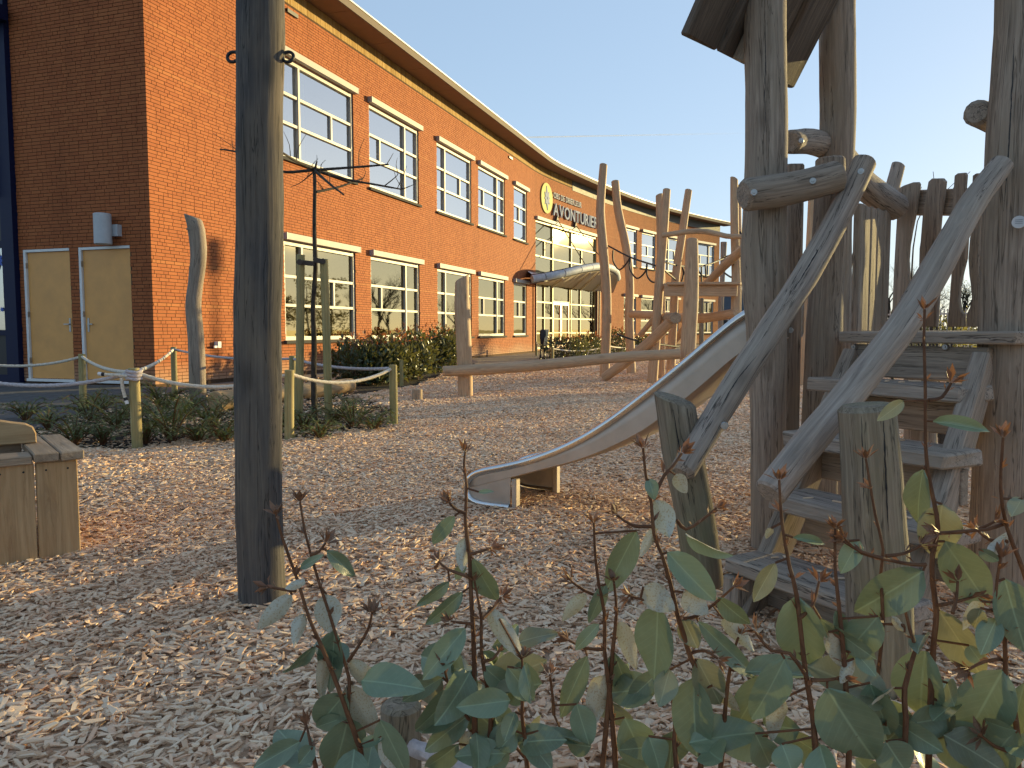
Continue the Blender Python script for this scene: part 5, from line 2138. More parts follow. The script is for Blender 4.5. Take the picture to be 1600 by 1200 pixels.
LEAF = [leaf_mesh("leaf", M['leaf'], b, f, w, i) for i, (b, f, w) in enumerate(((.10, .14, .015), (.18, .22, .03), (.05, .10, .015), (.24, .18, .03), (-.08, .18, .02), (.14, .28, .02)))]
LEAFO = [leaf_mesh("leaf", M['leafolive'], b, f, w, i + 20) for i, (b, f, w) in enumerate(((.12, .2, .03), (.22, .15, .05), (-.1, .25, .03)))]


def bud_cluster(mb, p, d, size, r, n=5):
    """small rusty scale leaves round a node"""
    d = d.normalized()
    ref = Vector((0, 0, 1)) if abs(d.z) < .9 else Vector((1, 0, 0))
    u = d.cross(ref).normalized()
    w = d.cross(u)
    for i in range(n):
        a = r.uniform(0, 6.28)
        out = (u * math.cos(a) + w * math.sin(a))
        dirn = (d * r.uniform(.3, 1.1) + out * r.uniform(.35, .9)).normalized()
        side = dirn.cross(out).normalized() if dirn.cross(out).length > 1e-3 else u
        nn = dirn.cross(side)
        L_ = size * r.uniform(.6, 1.25)
        wd = L_ * r.uniform(.12, .22)
        b = p + out * .002
        mid1, mid2 = b + dirn * L_ * .5 + side * wd + nn * wd * .4, b + dirn * L_ * .5 - side * wd + nn * wd * .4
        mb.add([b, mid1, b + dirn * L_, mid2, b + dirn * L_ * .5], [(0, 1, 4), (1, 2, 4), (2, 3, 4), (3, 0, 4)])


def stem_part(root, pts, r0, r1, buds, r, name="stem", tip=True, node=0.024, bsize=0.0165):
    mb = MB()
    log(mb, pts, [r0, (r0 + r1) / 2, r1], 8, 0.02, 0.15, r.randrange(999))
    o = mb.build(name, M['stem'], root, smooth=True)
    c, us = catmull(pts, 0.012)
    acc = 0.0
    for i in range(1, len(c)):
        acc += (c[i] - c[i - 1]).length
        if acc > node:
            acc = -r.uniform(0, .02)
            bud_cluster(buds, c[i], (c[i] - c[i - 1]) + Vector((r.uniform(-.01, .01), r.uniform(-.01, .01), 0)), bsize * r.uniform(.6, 1), r, r.randint(2, 5))
    if tip:
        bud_cluster(buds, c[-1], c[-1] - c[-2], bsize * 1.2, r, 11)
    return c


def put_leaf(root, base, tip, wid, roll, r, olive=False):
    """blade from base to tip; wid in metres; roll turns it about its own axis (pi shows the underside)"""
    d = tip - base
    L_ = d.length
    view = (CAMP - (base + tip) / 2).normalized()
    x = d.cross(view).normalized()
    z = x.cross(d.normalized())
    m = Matrix((x, d.normalized(), z)).transposed()
    m = m @ Matrix.Rotation(roll, 3, 'Y')
    mt = m.to_4x4() @ Matrix.Diagonal((wid, L_, L_, 1))
    mt.translation = base
    inst("leaf", r.choice(LEAFO if olive else LEAF), mt, root)


PLANTS = []


def shrub(label, gx, y, stems, leaves, scale, ox, oy, seed, tuft=True):
    """stems: lists of zoom points (with optional distance offset); leaves: (bx,by,tx,ty,w,kind) in the same zoom points.
    kind: t top side, u underside, o olive, e edge-on"""
    r = random.Random(seed)
    base = P(gx, 1180, y)
    base.z = -0.05
    root = thing("elaeagnus_shrub", base, label, "shrub", "leafy shrubs along the front of the play area")
    buds = MB()
    Q = lambda x, yy, dd=0.0: P(ox + x / scale, oy + yy / scale, y + dd)
    cs = []
    for i, sp_ in enumerate(stems):
        main = sp_[0] == 'm'
        pts_px = sp_[1:]
        dd = r.uniform(-.03, .05)
        pts = [Q(a, b, dd * (1 - k / max(1, len(pts_px) - 1))) for k, (a, b) in enumerate(pts_px)]
        pts.reverse()
        if main:
            b0 = Vector((base.x + r.uniform(-.05, .05), base.y + r.uniform(-.03, .05), -0.08))
            pts = [b0, b0.lerp(pts[0], .5) + Vector((r.uniform(-.02, .02), 0, 0))] + pts
        cs.append(stem_part(root, pts, 0.0048 if main else 0.0026, 0.0016, buds, r))
    allc = [p for c in cs for p in c]
    for lf in leaves:
        bx, by, tx, ty, w, kd = lf[:6]
        L0 = math.hypot(tx - bx, ty - by) / scale
        dd = r.uniform(-.02, .03)
        b = Q(bx, by)
        near = min(allc, key=lambda p: (p.x - b.x) ** 2 + (p.z - b.z) ** 2)
        b = Q(bx, by, near.y - y)
        t = Q(tx, ty, near.y - y + (r.uniform(-.02, .03) if kd != 'e' else -.03))
        t = t + (t - b) * .08
        wm = w / scale * y / F
        roll = {'t': r.uniform(-.45, .45), 'u': math.pi + r.uniform(-.3, .3), 'o': r.uniform(-.3, .3) + (math.pi if r.random() < .5 else 0), 'e': 1.1}[kd]
        put_leaf(root, b, t, wm * (1.13 if kd != 'e' else 2.4), roll, r, kd == 'o')
        if (near - b).length > .006 and (near - b).length < .08:
            mb = MB()
            tube(mb, [near, b], 0.0016, 5)
            mb.build("leaf_stalk", M['stem'], root)
    tag(buds.build("buds", M['bud'], root), kind='stuff')
    PLANTS.append((root, base, allc, r))
    return root


shrub("elaeagnus shrub at the left end of the foreground row, below the dark pole's foot", 560, 1.02,
      [('m', (75, 250), (100, 340), (150, 480), (200, 640), (235, 720), (270, 800), (320, 930), (345, 1000), (380, 1100), (400, 1200)),
       ('s', (165, 200), (185, 320), (220, 450), (255, 560), (290, 670), (340, 830), (350, 890), (345, 1000)),
       ('s', (435, 620), (420, 680), (380, 750), (345, 800)), ('s', (262, 355), (235, 390), (205, 400)), ('s', (45, 520), (100, 530), (150, 535)), ('m', (190, 1040), (205, 1110), (225, 1200))],
      [(265, 385, 372, 480, 55, 't'), (135, 550, 15, 670, 62, 'u'), (180, 620, 140, 730, 52, 'u'), (265, 548, 275, 685, 95, 'u'), (225, 740, 100, 860, 45, 't'), (295, 680, 285, 885, 105, 't'),
       (250, 790, 250, 910, 45, 'o'), (355, 795, 455, 930, 70, 'u'), (340, 890, 455, 1090, 92, 'u'), (335, 920, 230, 1045, 120, 't'), (345, 1010, 300, 1210, 165, 't'), (165, 1100, 10, 1190, 80, 't'),
       (465, 1020, 560, 1200, 110, 't'), (165, 450, 245, 405, 32, 't'), (190, 495, 110, 530, 30, 'u'), (470, 1080, 540, 1210, 80, 'u'), (215, 1120, 165, 1180, 60, 't'), (330, 1010, 225, 1050, 60, 't'), (395, 1110, 470, 1090, 40, 't')],
      2.4, 400, 700, 1)
shrub("elaeagnus shrub with one tall straight stem before the slide's foot", 745, 1.08,
      [('m', (785, 15), (780, 60), (790, 150), (785, 270), (800, 400), (805, 520), (812, 640), (818, 780), (820, 920), (820, 1000)), ('m', (820, 500), (845, 640), (845, 760), (870, 920), (880, 1050)),
       ('s', (725, 205), (750, 230), (785, 245)), ('s', (685, 425), (720, 455), (790, 480)), ('s', (730, 650), (770, 655), (812, 660)), ('s', (880, 375), (850, 385), (800, 400)), ('s', (920, 560), (890, 600), (850, 640)),
       ('s', (930, 730), (890, 790), (850, 800)), ('s', (705, 815), (720, 880), (760, 960), (800, 1020))],
      [(745, 255, 665, 355, 48, 't'), (785, 335, 770, 450, 55, 'u'), (815, 415, 895, 590, 85, 't'), (725, 500, 610, 600, 45, 't'), (775, 540, 645, 670, 58, 't'), (790, 445, 735, 490, 40, 't'), (785, 675, 640, 850, 88, 't'),
       (870, 600, 960, 750, 62, 'u'), (850, 760, 910, 820, 42, 't'), (855, 820, 960, 915, 75, 't'), (700, 860, 555, 945, 58, 't'), (760, 890, 610, 1075, 115, 't'), (820, 830, 700, 1060, 95, 't'), (800, 1000, 650, 1115, 75, 't'),
       (800, 1060, 815, 1165, 82, 'u'), (900, 970, 950, 1050, 72, 't'), (760, 1110, 640, 1210, 85, 't'), (890, 1090, 890, 1210, 115, 't'), (875, 970, 805, 990, 32, 'u'), (835, 165, 885, 162, 18, 't')],
      2.4, 400, 700, 2)
shrub("elaeagnus shrub with two thin stems on the chips left of the newel post", 950, 1.05,
      [('m', (355, 280), (360, 400), (375, 520), (395, 620), (395, 760), (410, 880), (420, 980), (430, 1100), (435, 1200)), ('m', (430, 500), (440, 620), (425, 760), (415, 900)), ('s', (270, 500), (320, 535), (380, 560)),
       ('s', (260, 720), (320, 750), (390, 755)), ('m', (85, 790), (90, 900), (85, 1000), (100, 1110), (105, 1200)), ('s', (190, 850), (200, 930), (205, 1000)), ('s', (30, 1090), (60, 1120), (95, 1160))],
      [(515, 310, 410, 510, 88, 't'), (400, 510, 340, 650, 52, 't'), (325, 545, 245, 640, 50, 'u'), (375, 660, 290, 750, 45, 't'), (330, 780, 240, 980, 78, 't'), (450, 650, 510, 810, 58, 'u'), (395, 850, 350, 1010, 82, 'o'),
       (430, 760, 480, 920, 85, 't'), (470, 1010, 560, 1200, 135, 't'), (150, 1060, 335, 1100, 52, 't'), (30, 820, 130, 950, 82, 't'), (0, 640, 80, 780, 50, 'u'), (290, 960, 330, 1100, 90, 't'), (100, 1080, 190, 1200, 80, 't'), (60, 1060, 0, 1130, 90, 't'),
       (250, 1100, 330, 1130, 40, 'e'), (60, 990, 20, 1090, 60, 't')],
      2.4, 780, 700, 3)
shrub("broad elaeagnus shrub with sun-edged leaves in front of the leaning newel post", 1080, 1.0,
      [('m', (540, 0), (550, 100), (570, 200), (580, 320), (610, 400), (640, 500), (665, 610), (685, 680), (720, 790), (740, 840), (750, 1000), (755, 1200)), ('s', (685, 20), (650, 70), (620, 100), (580, 180)),
       ('s', (815, 225), (760, 270), (700, 305), (665, 270)), ('s', (490, 555), (570, 575), (650, 575)), ('s', (880, 520), (800, 590), (740, 630), (690, 640)), ('s', (440, 250), (500, 290), (575, 295)), ('s', (820, 790), (770, 760), (715, 770)),
       ('m', (640, 880), (650, 950), (660, 1050), (665, 1200)), ('m', (900, 700), (870, 800), (850, 950), (830, 1200))],
      [(560, 115, 585, 185, 48, 't'), (585, 195, 640, 320, 82, 'u'), (660, 100, 700, 160, 52, 'u'), (590, 290, 535, 400, 34, 'o'), (700, 320, 850, 415, 26, 'e'), (630, 390, 785, 560, 98, 't'), (540, 520, 640, 600, 90, 'o'),
       (595, 590, 590, 840, 152, 't'), (690, 540, 770, 620, 80, 'o'), (820, 560, 930, 670, 70, 't'), (745, 650, 955, 855, 64, 't'), (600, 840, 480, 950, 72, 't'), (730, 860, 730, 1150, 145, 't'), (800, 890, 900, 990, 52, 'o'),
       (1000, 850, 890, 1050, 122, 't'), (650, 1060, 640, 1200, 132, 't'), (1008, 1080, 850, 1130, 135, 't'), (740, 790, 830, 960, 110, 'o'), (690, 640, 740, 740, 80, 'o'), (560, 1080, 610, 1210, 110, 't'), (840, 640, 940, 740, 60, 'u'),
       (640, 830, 600, 960, 80, 'o'), (790, 1000, 840, 1060, 50, 'u')],
      2.4, 780, 700, 4)
shrub("elaeagnus shrub with large round-tipped leaves before the lowest stair treads", 1270, 0.92,
      [('m', (90, 120), (100, 280), (130, 450), (155, 550), (190, 850), (215, 1000), (230, 1200)), ('m', (300, 300), (300, 450), (315, 600), (330, 760), (340, 900), (350, 1200)), ('s', (240, 500), (215, 590), (165, 640)),
       ('s', (330, 350), (400, 390), (480, 415)), ('s', (0, 690), (60, 760), (130, 770), (195, 860)), ('s', (330, 860), (270, 870), (210, 870)), ('m', (560, 600), (580, 680), (600, 760), (560, 900), (540, 1200))],
      [(155, 555, 195, 850, 168, 't'), (75, 430, 0, 560, 62, 'o'), (140, 335, 265, 355, 36, 't'), (390, 345, 325, 460, 72, 't'), (460, 630, 330, 790, 132, 't'), (110, 790, 0, 1030, 122, 't'), (245, 640, 435, 790, 36, 'e'), (275, 690, 320, 800, 60, 'o'),
       (270, 900, 440, 1190, 205, 't'), (430, 880, 500, 1080, 122, 't'), (490, 1100, 560, 1210, 132, 't'), (0, 1070, 60, 1200, 102, 't'), (100, 1110, 140, 1210, 112, 't'), (380, 770, 450, 850, 62, 't'), (300, 610, 330, 700, 55, 't'), (520, 900, 450, 970, 30, 'e'),
       (370, 790, 320, 880, 40, 'o'), (60, 300, 45, 335, 26, 'u'), (100, 940, 60, 1060, 70, 'o')],
      2.4, 1180, 700, 5)
shrub("tallest elaeagnus shrub with a pale translucent leaf, its tip over the stair treads", 1450, 0.95,
      [('m', (635, -520), (633, -400), (637, -250), (640, 0), (650, 100), (670, 200), (685, 300), (665, 400), (665, 500), (680, 620), (670, 720), (660, 900), (655, 1050), (650, 1200)), ('s', (415, 40), (450, 250), (480, 380), (470, 480), (480, 650), (460, 860), (450, 1000)),
       ('s', (335, 340), (400, 395), (500, 420), (590, 437), (640, 437)), ('s', (900, 275), (820, 310), (690, 320)), ('s', (480, 660), (530, 662), (560, 668)), ('s', (620, 365), (560, 395), (490, 405)), ('s', (480, 1015), (560, 1050), (640, 1055)),
       ('s', (830, 555), (760, 575), (690, 590)), ('s', (735, -245), (700, -190), (650, -180))],
      [(630, 80, 590, 290, 88, 't'), (700, 210, 680, 412, 142, 'o'), (710, 350, 870, 585, 142, 't'), (630, 460, 390, 615, 152, 't'), (690, 610, 830, 815, 132, 'o'), (640, 760, 600, 1010, 172, 't'), (700, 1030, 860, 1200, 182, 't'), (665, -100, 880, -72, 58, 't'),
       (558, -177, 462, -105, 46, 'o'), (800, 740, 850, 810, 62, 't'), (730, 960, 690, 1080, 70, 'o'), (600, 1010, 500, 1090, 90, 't'), (640, 700, 600, 750, 34, 'e'), (720, 880, 740, 960, 50, 'e'), (560, 690, 520, 640, 30, 'o'), (760, 950, 670, 1010, 40, 'e')],
      2.4, 1180, 700, 6)
shrub("elaeagnus shrub in front of the big right tower post, rightmost of the row", 1570, 0.93,
      [('m', (930, -40), (920, 150), (945, 300), (1008, 470), (1040, 600), (1060, 900), (1060, 1200)), ('m', (920, 410), (900, 580), (935, 680), (940, 850), (970, 980), (985, 1200)), ('s', (690, 318), (800, 310), (870, 305), (930, 285)), ('s', (830, 305), (880, 345), (945, 350)),
       ('s', (760, 500), (755, 560), (740, 620)), ('s', (850, 1080), (900, 1120), (960, 1140)), ('s', (800, 830), (860, 800), (940, 790))],
      [(840, 380, 910, 425, 42, 't'), (935, 490, 1000, 740, 132, 't'), (850, 575, 790, 655, 46, 'o'), (930, 830, 780, 1110, 182, 't'), (1010, 880, 960, 1090, 100, 't'), (880, 400, 930, 340, 40, 'u'), (1000, 190, 960, 260, 60, 'o'), (980, 1050, 860, 1200, 140, 't'),
       (905, 640, 850, 760, 80, 't'), (860, 1020, 960, 1070, 40, 'e'), (1040, 560, 1000, 700, 90, 'u'), (845, 600, 820, 680, 60, 'o')],
      2.4, 1180, 700, 7)
# low leaves that fill the bottom of each shrub
for root, base, allc, r in PLANTS:
    lowc = [p for p in allc if p.z < 0.52]
    for _ in range(30):
        p = r.choice(lowc) if lowc else base
        a = r.uniform(0, 6.28)
        q = p + Vector((math.cos(a) * .02, math.sin(a) * .02, 0))
        L_ = r.uniform(.06, .105)
        d = Vector((math.cos(a), math.sin(a) * .8 + .1, r.uniform(-.7, .5))).normalized()
        if (q + d * L_).y < 0.72:
            continue
        put_leaf(root, q, q + d * L_, L_ * r.uniform(.5, .66), r.uniform(-.8, .8), r, r.random() < .12)


def leaf_cloud(mb, centre, size, n, ls, r, droop=0.0, up=0.4, shell=0.0):
    """n small folded leaves in an ellipsoid, thicker towards the outside"""
    for _ in range(n):
        while True:
            v = Vector((r.uniform(-1, 1), r.uniform(-1, 1), r.uniform(-1, 1)))
            if shell < v.length < 1:
                break
        p = Vector(centre) + Vector((v.x * size[0], v.y * size[1], v.z * size[2]))
        d = (v * .7 + Vector((r.uniform(-1, 1), r.uniform(-1, 1), r.uniform(-.6, 1) + up - droop))).normalized()
        s = d.cross(Vector((r.uniform(-1, 1), r.uniform(-1, 1), r.uniform(-1, 1)))).normalized()
        nn = d.cross(s)
        L_ = ls * r.uniform(.7, 1.3)
        w = L_ * .24
        mb.add([p, p + d * L_ * .5 + s * w + nn * w * .4, p + d * L_, p + d * L_ * .5 - s * w + nn * w * .4], [(0, 1, 2), (0, 2, 3)])


# hedge of laurel-like shrubs under the ground floor windows
rh = random.Random(8)
HB = [(548, 596, .85, "narrow", 0.34), (578, 600, .82, "", .62), (612, 598, .88, "", .6), (648, 592, .98, "", .62), (682, 580, 1.05, "", .6), (708, 572, .98, "", .5)]
HL = ["slim laurel bush at the left end of the hedge, beside the rope post", "laurel bush second from the left in the hedge below the second ground floor window",
      "laurel bush behind the right-hand fence post, under the second window", "laurel bush in the middle of the hedge with a stake in front", "laurel bush just left of the beam's slanted post", "laurel bush at the right end of the hedge, half behind the beam's post"]
for (px, py, h, _, w), lab in zip(HB, HL):
    g = G(px, py)
    g.y += 0.35
    g.x += 0.35 * (px - 800) / F
    root = thing("laurel_bush", Vector((g.x, g.y, 0)), lab, "bush", "bushes in the hedge under the windows")
    mb = MB()
    for k in range(9):
        a = rh.uniform(0, 6.28)
        tp_ = Vector((g.x + math.cos(a) * w * .55, g.y + math.sin(a) * w * .4, h * .9 * rh.uniform(.75, 1.05)))
        log(mb, [Vector((g.x + rh.uniform(-.1, .1), g.y, -.05)), (Vector((g.x, g.y, 0)) + tp_) / 2 + Vector((rh.uniform(-.05, .05), 0, .1)), tp_], [0.012, 0.004], 5, 0.25, 0.1, k)
    mb.build("stems", M['stem'], root)
    mb = MB()
    for k in range(7):
        a = rh.uniform(0, 6.28)
        c = (g.x + math.cos(a) * w * .35, g.y + math.sin(a) * .25, h * rh.uniform(.22, .60))
        leaf_cloud(mb, c, (w * .62, .42, h * .38), int(210 * w / .6), 0.12, rh)
    tag(mb.build("foliage", M['hedgeleaf'], root), kind='stuff')
    mb = MB()
    leaf_cloud(mb, (g.x, g.y, h * .92), (w * .75, .4, h * .17), int(55 * w / .6), 0.09, rh)
    tag(mb.build("young_leaves", M['redleaf'], root), kind='stuff')
    if px in (548, 612, 648):
        pass
for px, py, top in ((627, 600, 562), (556, 598, 560)):
    g = G(px, py)
    t = P(px, top, g.y - .02)
    sk = thing("hedge_stake", Vector((g.x, g.y, 0)), "short stake in front of the hedge beside the rope post" if px == 627 else "pale pair-like short stake at the hedge's left end", "stake", "short stakes along the hedge")
    mb = MB()
    log(mb, [t, Vector((t.x, t.y, -.1))], 0.035, 10, 0.2, 0.05, px)
    mb.build("stake_shaft", M['captan'] if px == 556 else M['stake'], sk, smooth=True)

# entrance bushes with their little rope fence, and the dark folded chair stack
for px, py, h, w, lab in ((884, 563, .72, .75, "low bush in front of the red entrance doors"), (913, 561, .78, .7, "dark low bush right of the red entrance doors, left of the first tall post"),
                          (966, 556, .95, .6, "twiggy bush between the two leftmost climbing frame posts"), (1003, 553, .7, .7, "low bush behind the climbing frame's ramp log")):
    g = G(px, py)
    root = thing("entrance_bush", Vector((g.x, g.y, 0)), lab, "bush", "bushes by the entrance")
    mb = MB()
    for k in range(10):
        a = rh.uniform(0, 6.28)
        tp_ = Vector((g.x + math.cos(a) * w * .7, g.y + math.sin(a) * w * .5, h * rh.uniform(.8, 1.2)))
        log(mb, [Vector((g.x, g.y, -.05)), (Vector((g.x, g.y, 0)) + tp_) / 2 + Vector((0, 0, .1)), tp_], [0.012, 0.004], 5, 0.25, 0.1, k)
    mb.build("stems", M['stem'], root)
    mb = MB()
    leaf_cloud(mb, (g.x, g.y, h * .5), (w, .55, h * .5), 620, 0.12, rh)
    tag(mb.build("foliage", M['hedgeleaf'], root), kind='stuff')
    mb = MB()
    leaf_cloud(mb, (g.x, g.y, h * .9), (w * .8, .4, h * .2), 70, 0.11, rh)
    tag(mb.build("young_leaves", M['redleaf'], root), kind='stuff')
EF = [(838, 553, 534), (863, 566, 542), (950, 560, 538), (1005, 552, 534)]
e0 = G(863, 566)
ef = thing("rope_fence", Vector((e0.x, e0.y, 0)), "far low post and rope fence in front of the entrance bushes", "fence")
tops = []
for px, py, top in EF:
    g = G(px, py)
    t = P(px, top, g.y)
    tops.append(t)
    mb = MB()
    log(mb, [t, Vector((t.x, t.y, -.1))], 0.05, 10, 0.3, 0.03, px)
    mb.build("fence_post", M['stake'], ef, smooth=True)
for a, b in zip(tops[:-1], tops[1:]):
    mb = MB()
    tube(mb, hang(a - Vector((0, 0, .05)), b - Vector((0, 0, .05)), .12), 0.022, 6, 0.3)
    mb.build("rope", M['rope'], ef, smooth=True)
g = G(848, 562)
cs = thing("folded_parasol_chair", Vector((g.x, g.y, 0)), "dark tall-backed folded garden chair standing near the entrance", "chair")
mb = MB()
sc = g.y / F
bw = 5 * sc
m_ = frame(Vector((g.x, g.y, 0)), Vector((1, .3, 0)), ya=(0, 0, 1))
zz = lambda py: P(848, py, g.y).z
slab(mb, [(-bw * .7, zz(538)), (-bw, zz(525)), (-bw * .9, zz(517)), (0, zz(513)), (bw * .9, zz(516)), (bw, zz(525)), (bw * .5, zz(538))], m_, .08, .02)
mb.build("backrest", M['black'], cs)
mb = MB()
seg_box(mb, Vector((g.x + bw * 1.4, g.y + .1, zz(515))), Vector((g.x + bw * .7, g.y - .1, zz(541))), .12, .05, (0, -1, 0), .01)
mb.build("seat", M['blind'], cs)
for dx in (-.8, .6):
    for dy in (-.15, .2):
        mb = MB()
        tube(mb, [Vector((g.x + bw * dx * .6, g.y, zz(538))), Vector((g.x + bw * dx, g.y + dy, 0))], 0.025, 6, .3)
        mb.build("leg", M['iron'], cs)

# low yew-like plants in the roped bed
YW = [(40, 655, .26, "at the left edge behind the play counter"), (140, 655, .36, "around the foot of the left back fence post"), (118, 690, .30, "just behind the play counter's corner"), (182, 668, .34, "left of the front fence post with the knotted rope"),
      (255, 640, .42, "between the front post and the crooked log post"), (268, 688, .52, "tallest, in front of the crooked log post"), (330, 668, .36, "beside the dark pole's left side"), (395, 680, .3, "half hidden behind the dark pole"),
      (475, 672, .25, "at the foot of the left tree stake"), (525, 660, .24, "at the foot of the right tree stake"), (552, 690 - 24, .38, "sparse, left of the lone right fence post"), (585, 672, .2, "smallest dark tuft beside the lone right fence post")]
YW += [(75, 668, .22, "between the left edge and the back fence post"), (160, 640, .26, "behind the knotted fence post, near the paving"), (215, 655, .24, "low, right behind the knotted fence post"), (300, 650, .25, "small, at the crooked log post's foot"),
       (228, 690, .22, "low, right of the knotted fence post, at the chip edge"), (350, 690, .22, "low, at the chip edge left of the dark pole"), (310, 690, .24, "flat, at the chip edge between the posts"), (160, 690, .2, "flat, left of the knotted fence post at the chip edge"),
       (440, 668, .22, "low, just right of the dark pole"), (500, 685, .2, "flat, in front of the two tree stakes")]
ry = random.Random(19)
for px, py, h, lab in YW:
    g = G(px, py)
    root = thing("yew_plant", Vector((g.x, g.y, 0)), "low feathery yew plant " + lab, "plant", "low yew plants in the roped bed")
    smb, nmb = MB(), MB()
    for k in range(17):
        a = 2 * math.pi * k / 17 + ry.uniform(-.25, .25)
        R_ = h * ry.uniform(.6, 1.35)
        hz = h * ry.uniform(.22, .85)
        dr = Vector((math.cos(a), math.sin(a), 0))
        o_ = Vector((g.x, g.y, 0))
        pts = [o_ + Vector((0, 0, -.04)), o_ + dr * R_ * .30 + Vector((0, 0, hz * .65)), o_ + dr * R_ * .68 + Vector((0, 0, hz)), o_ + dr * R_ + Vector((0, 0, hz * .86))]
        log(smb, pts, [0.006, 0.0015], 5, 0.06, 0.1, k)
        tw = [(pts, 1.0)]
        c0, _ = catmull(pts, 0.035)
        sgn = 1
        for q in range(max(2, len(c0) // 4), len(c0)):
            fr = q / len(c0)
            fw = (c0[q] - c0[q - 1]).normalized()
            sd3 = fw.cross(Vector((0, 0, 1)))
            if sd3.length < .2:
                continue
            sd3.normalize()
            sgn = -sgn
            L_ = h * .42 * (1.15 - fr) * ry.uniform(.7, 1.2) + .02
            e = (fw * .75 + sd3 * sgn * .8).normalized()
            tw.append(([c0[q], c0[q] + e * L_ * .5 + Vector((0, 0, .008)), c0[q] + e * L_ - Vector((0, 0, .012))], .85))
        for tpts, sc_ in tw:
            c, _ = catmull(tpts, 0.0075)
            for i in range(max(1, len(c) // 6), len(c)):
                d = (c[i] - c[i - 1]).normalized()
                sd2 = d.cross(Vector((0, 0, 1)))
                if sd2.length < .1:
                    continue
                sd2.normalize()
                for sg in (-1, 1):
                    e = (d * .45 + sd2 * sg + Vector((0, 0, ry.uniform(-.15, .2)))).normalized()
                    L_ = 0.019 * sc_ * ry.uniform(.7, 1.2)
                    w = d * 0.0036
                    nmb.add([c[i] - w, c[i] + w, c[i] + e * L_], [(0, 1, 2)])
    smb.build("stems", M['stem'], root)
    tag(nmb.build("needles", M['needle'], root), kind='stuff')

# ================================================================== BEYOND: trees, hedge, house, railing
def grow(mb, tips, p, d, L_, r, lev, rr):
    q = p + d * L_
    mid = (p + q) / 2 + Vector((rr.uniform(-1, 1), rr.uniform(-1, 1), rr.uniform(-1, 1))) * L_ * .07
    log(mb, [p, mid, q], [r, r * .62], 7 if lev < 2 else 4, L_ / 3, 0.1 if lev < 2 else 0, rr.randrange(99), lev == 0)
    if lev >= 4:
        tips.append((q, d))
        return
    for k in range(3 if lev else 4):
        nd = (d + Vector((rr.uniform(-1, 1), rr.uniform(-1, 1), rr.uniform(-.35, .75))) * .72).normalized()
        grow(mb, tips, p.lerp(q, rr.uniform(.6, 1.0)), nd, L_ * rr.uniform(.58, .78), r * .58, lev + 1, rr)


def tree(x, y, h, leafy, label, seed, group):
    rr = random.Random(seed)
    root = thing("bare_tree", Vector((x, y, 0)), label, "tree", group)
    mb, tips = MB(), []
    grow(mb, tips, Vector((x, y, -.1)), Vector((rr.uniform(-.08, .08), rr.uniform(-.08, .08), 1)).normalized(), h * .32, h * .022, 0, rr)
    mb.build("trunk", M['bark'], root, smooth=True)
    cr = MB()
    for q, d in tips:
        for k in range(3):
            e = q + (d + Vector((rr.uniform(-1, 1), rr.uniform(-1, 1), rr.uniform(-.4, .9)))).normalized() * h * .09
            log(cr, [q, e], [h * .0011, h * .0004], 3, 1, 0, 0, False)
        if leafy:
            leaf_cloud(cr, q, (h * .05,) * 3, leafy, h * .018, rr)
    tag(cr.build("crown", M['treeleaf'], root), kind='stuff')
    return root


SH = Vector((math.sin(SUN_AZ), math.cos(SUN_AZ), 0))
SC = Vector((SH.y, -SH.x, 0))


def from_sun(c, t):
    """a place t metres towards the low sun along the ray that crosses the play area at sideways offset c"""
    p = SC * c + SH * t
    return p.x, p.y


def shade_tree(x, y, h, cr_, label, seed, n=520, group="tall trees beyond the playground towards the sun"):  # unseen trees, added to shade the play area from the low sun
    rr = random.Random(seed)
    root = thing("added_shade_tree", Vector((x, y, 0)), label, "tree", group)
    mb = MB()
    top = Vector((x + rr.uniform(-.5, .5), y + rr.uniform(-.5, .5), h * .8))
    log(mb, [Vector((x, y, -.2)), Vector((x, y, h * .4)), top], [h * .02, h * .014, h * .005], 9, 1.2, 0.08, seed)
    cm_ = MB()
    for k in range(11):
        a = rr.uniform(0, 6.28)
        e = Vector((x + math.cos(a) * cr_ * rr.uniform(.2, .75), y + math.sin(a) * cr_ * rr.uniform(.2, .75), h * rr.uniform(.55, .93)))
        st_ = Vector((x, y, h * rr.uniform(.35, .55)))
        log(mb, [st_, (st_ + e) / 2 + Vector((0, 0, -.2)), e], [h * .008, h * .002], 6, 1.0, 0.05, k)
        leaf_cloud(cm_, e, (cr_ * .48, cr_ * .48, h * .10), n // 11, .36, rr)
    mb.build("trunk", M['bark'], root, smooth=True)
    tag(cm_.build("crown", M['treeleaf'], root), kind='stuff')


TL_ = ["northernmost tall tree of the row beyond the playground", "second tall tree from the north end of the row", "tall tree right of the gap in the row", "broad tree in the middle of the row", "tree just past the middle of the row",  # labels of the unseen tree row added for shade
       "tall tree near the south end of the row", "second tree from the south end of the row", "southernmost tall tree of the row"]  # these trees too are unseen, added for shade
for i, (c, t, h, w) in enumerate(((-10.6, 72, 12.4, 2.0), (-7.6, 76, 13.2, 2.5), (-4.4, 71, 12.6, 2.5), (-1.2, 75, 13.4, 2.6), (2.0, 71, 12.9, 2.5), (5.2, 75, 13.6, 2.7), (8.8, 72, 13.0, 2.6), (12.4, 75, 13.5, 2.8))):  # unseen tree row, added to shade the play area from the low sun
    x, y = from_sun(c, t)
    shade_tree(x, y, h, w, TL_[i], 300 + i, 55 if c < -5 else 300)

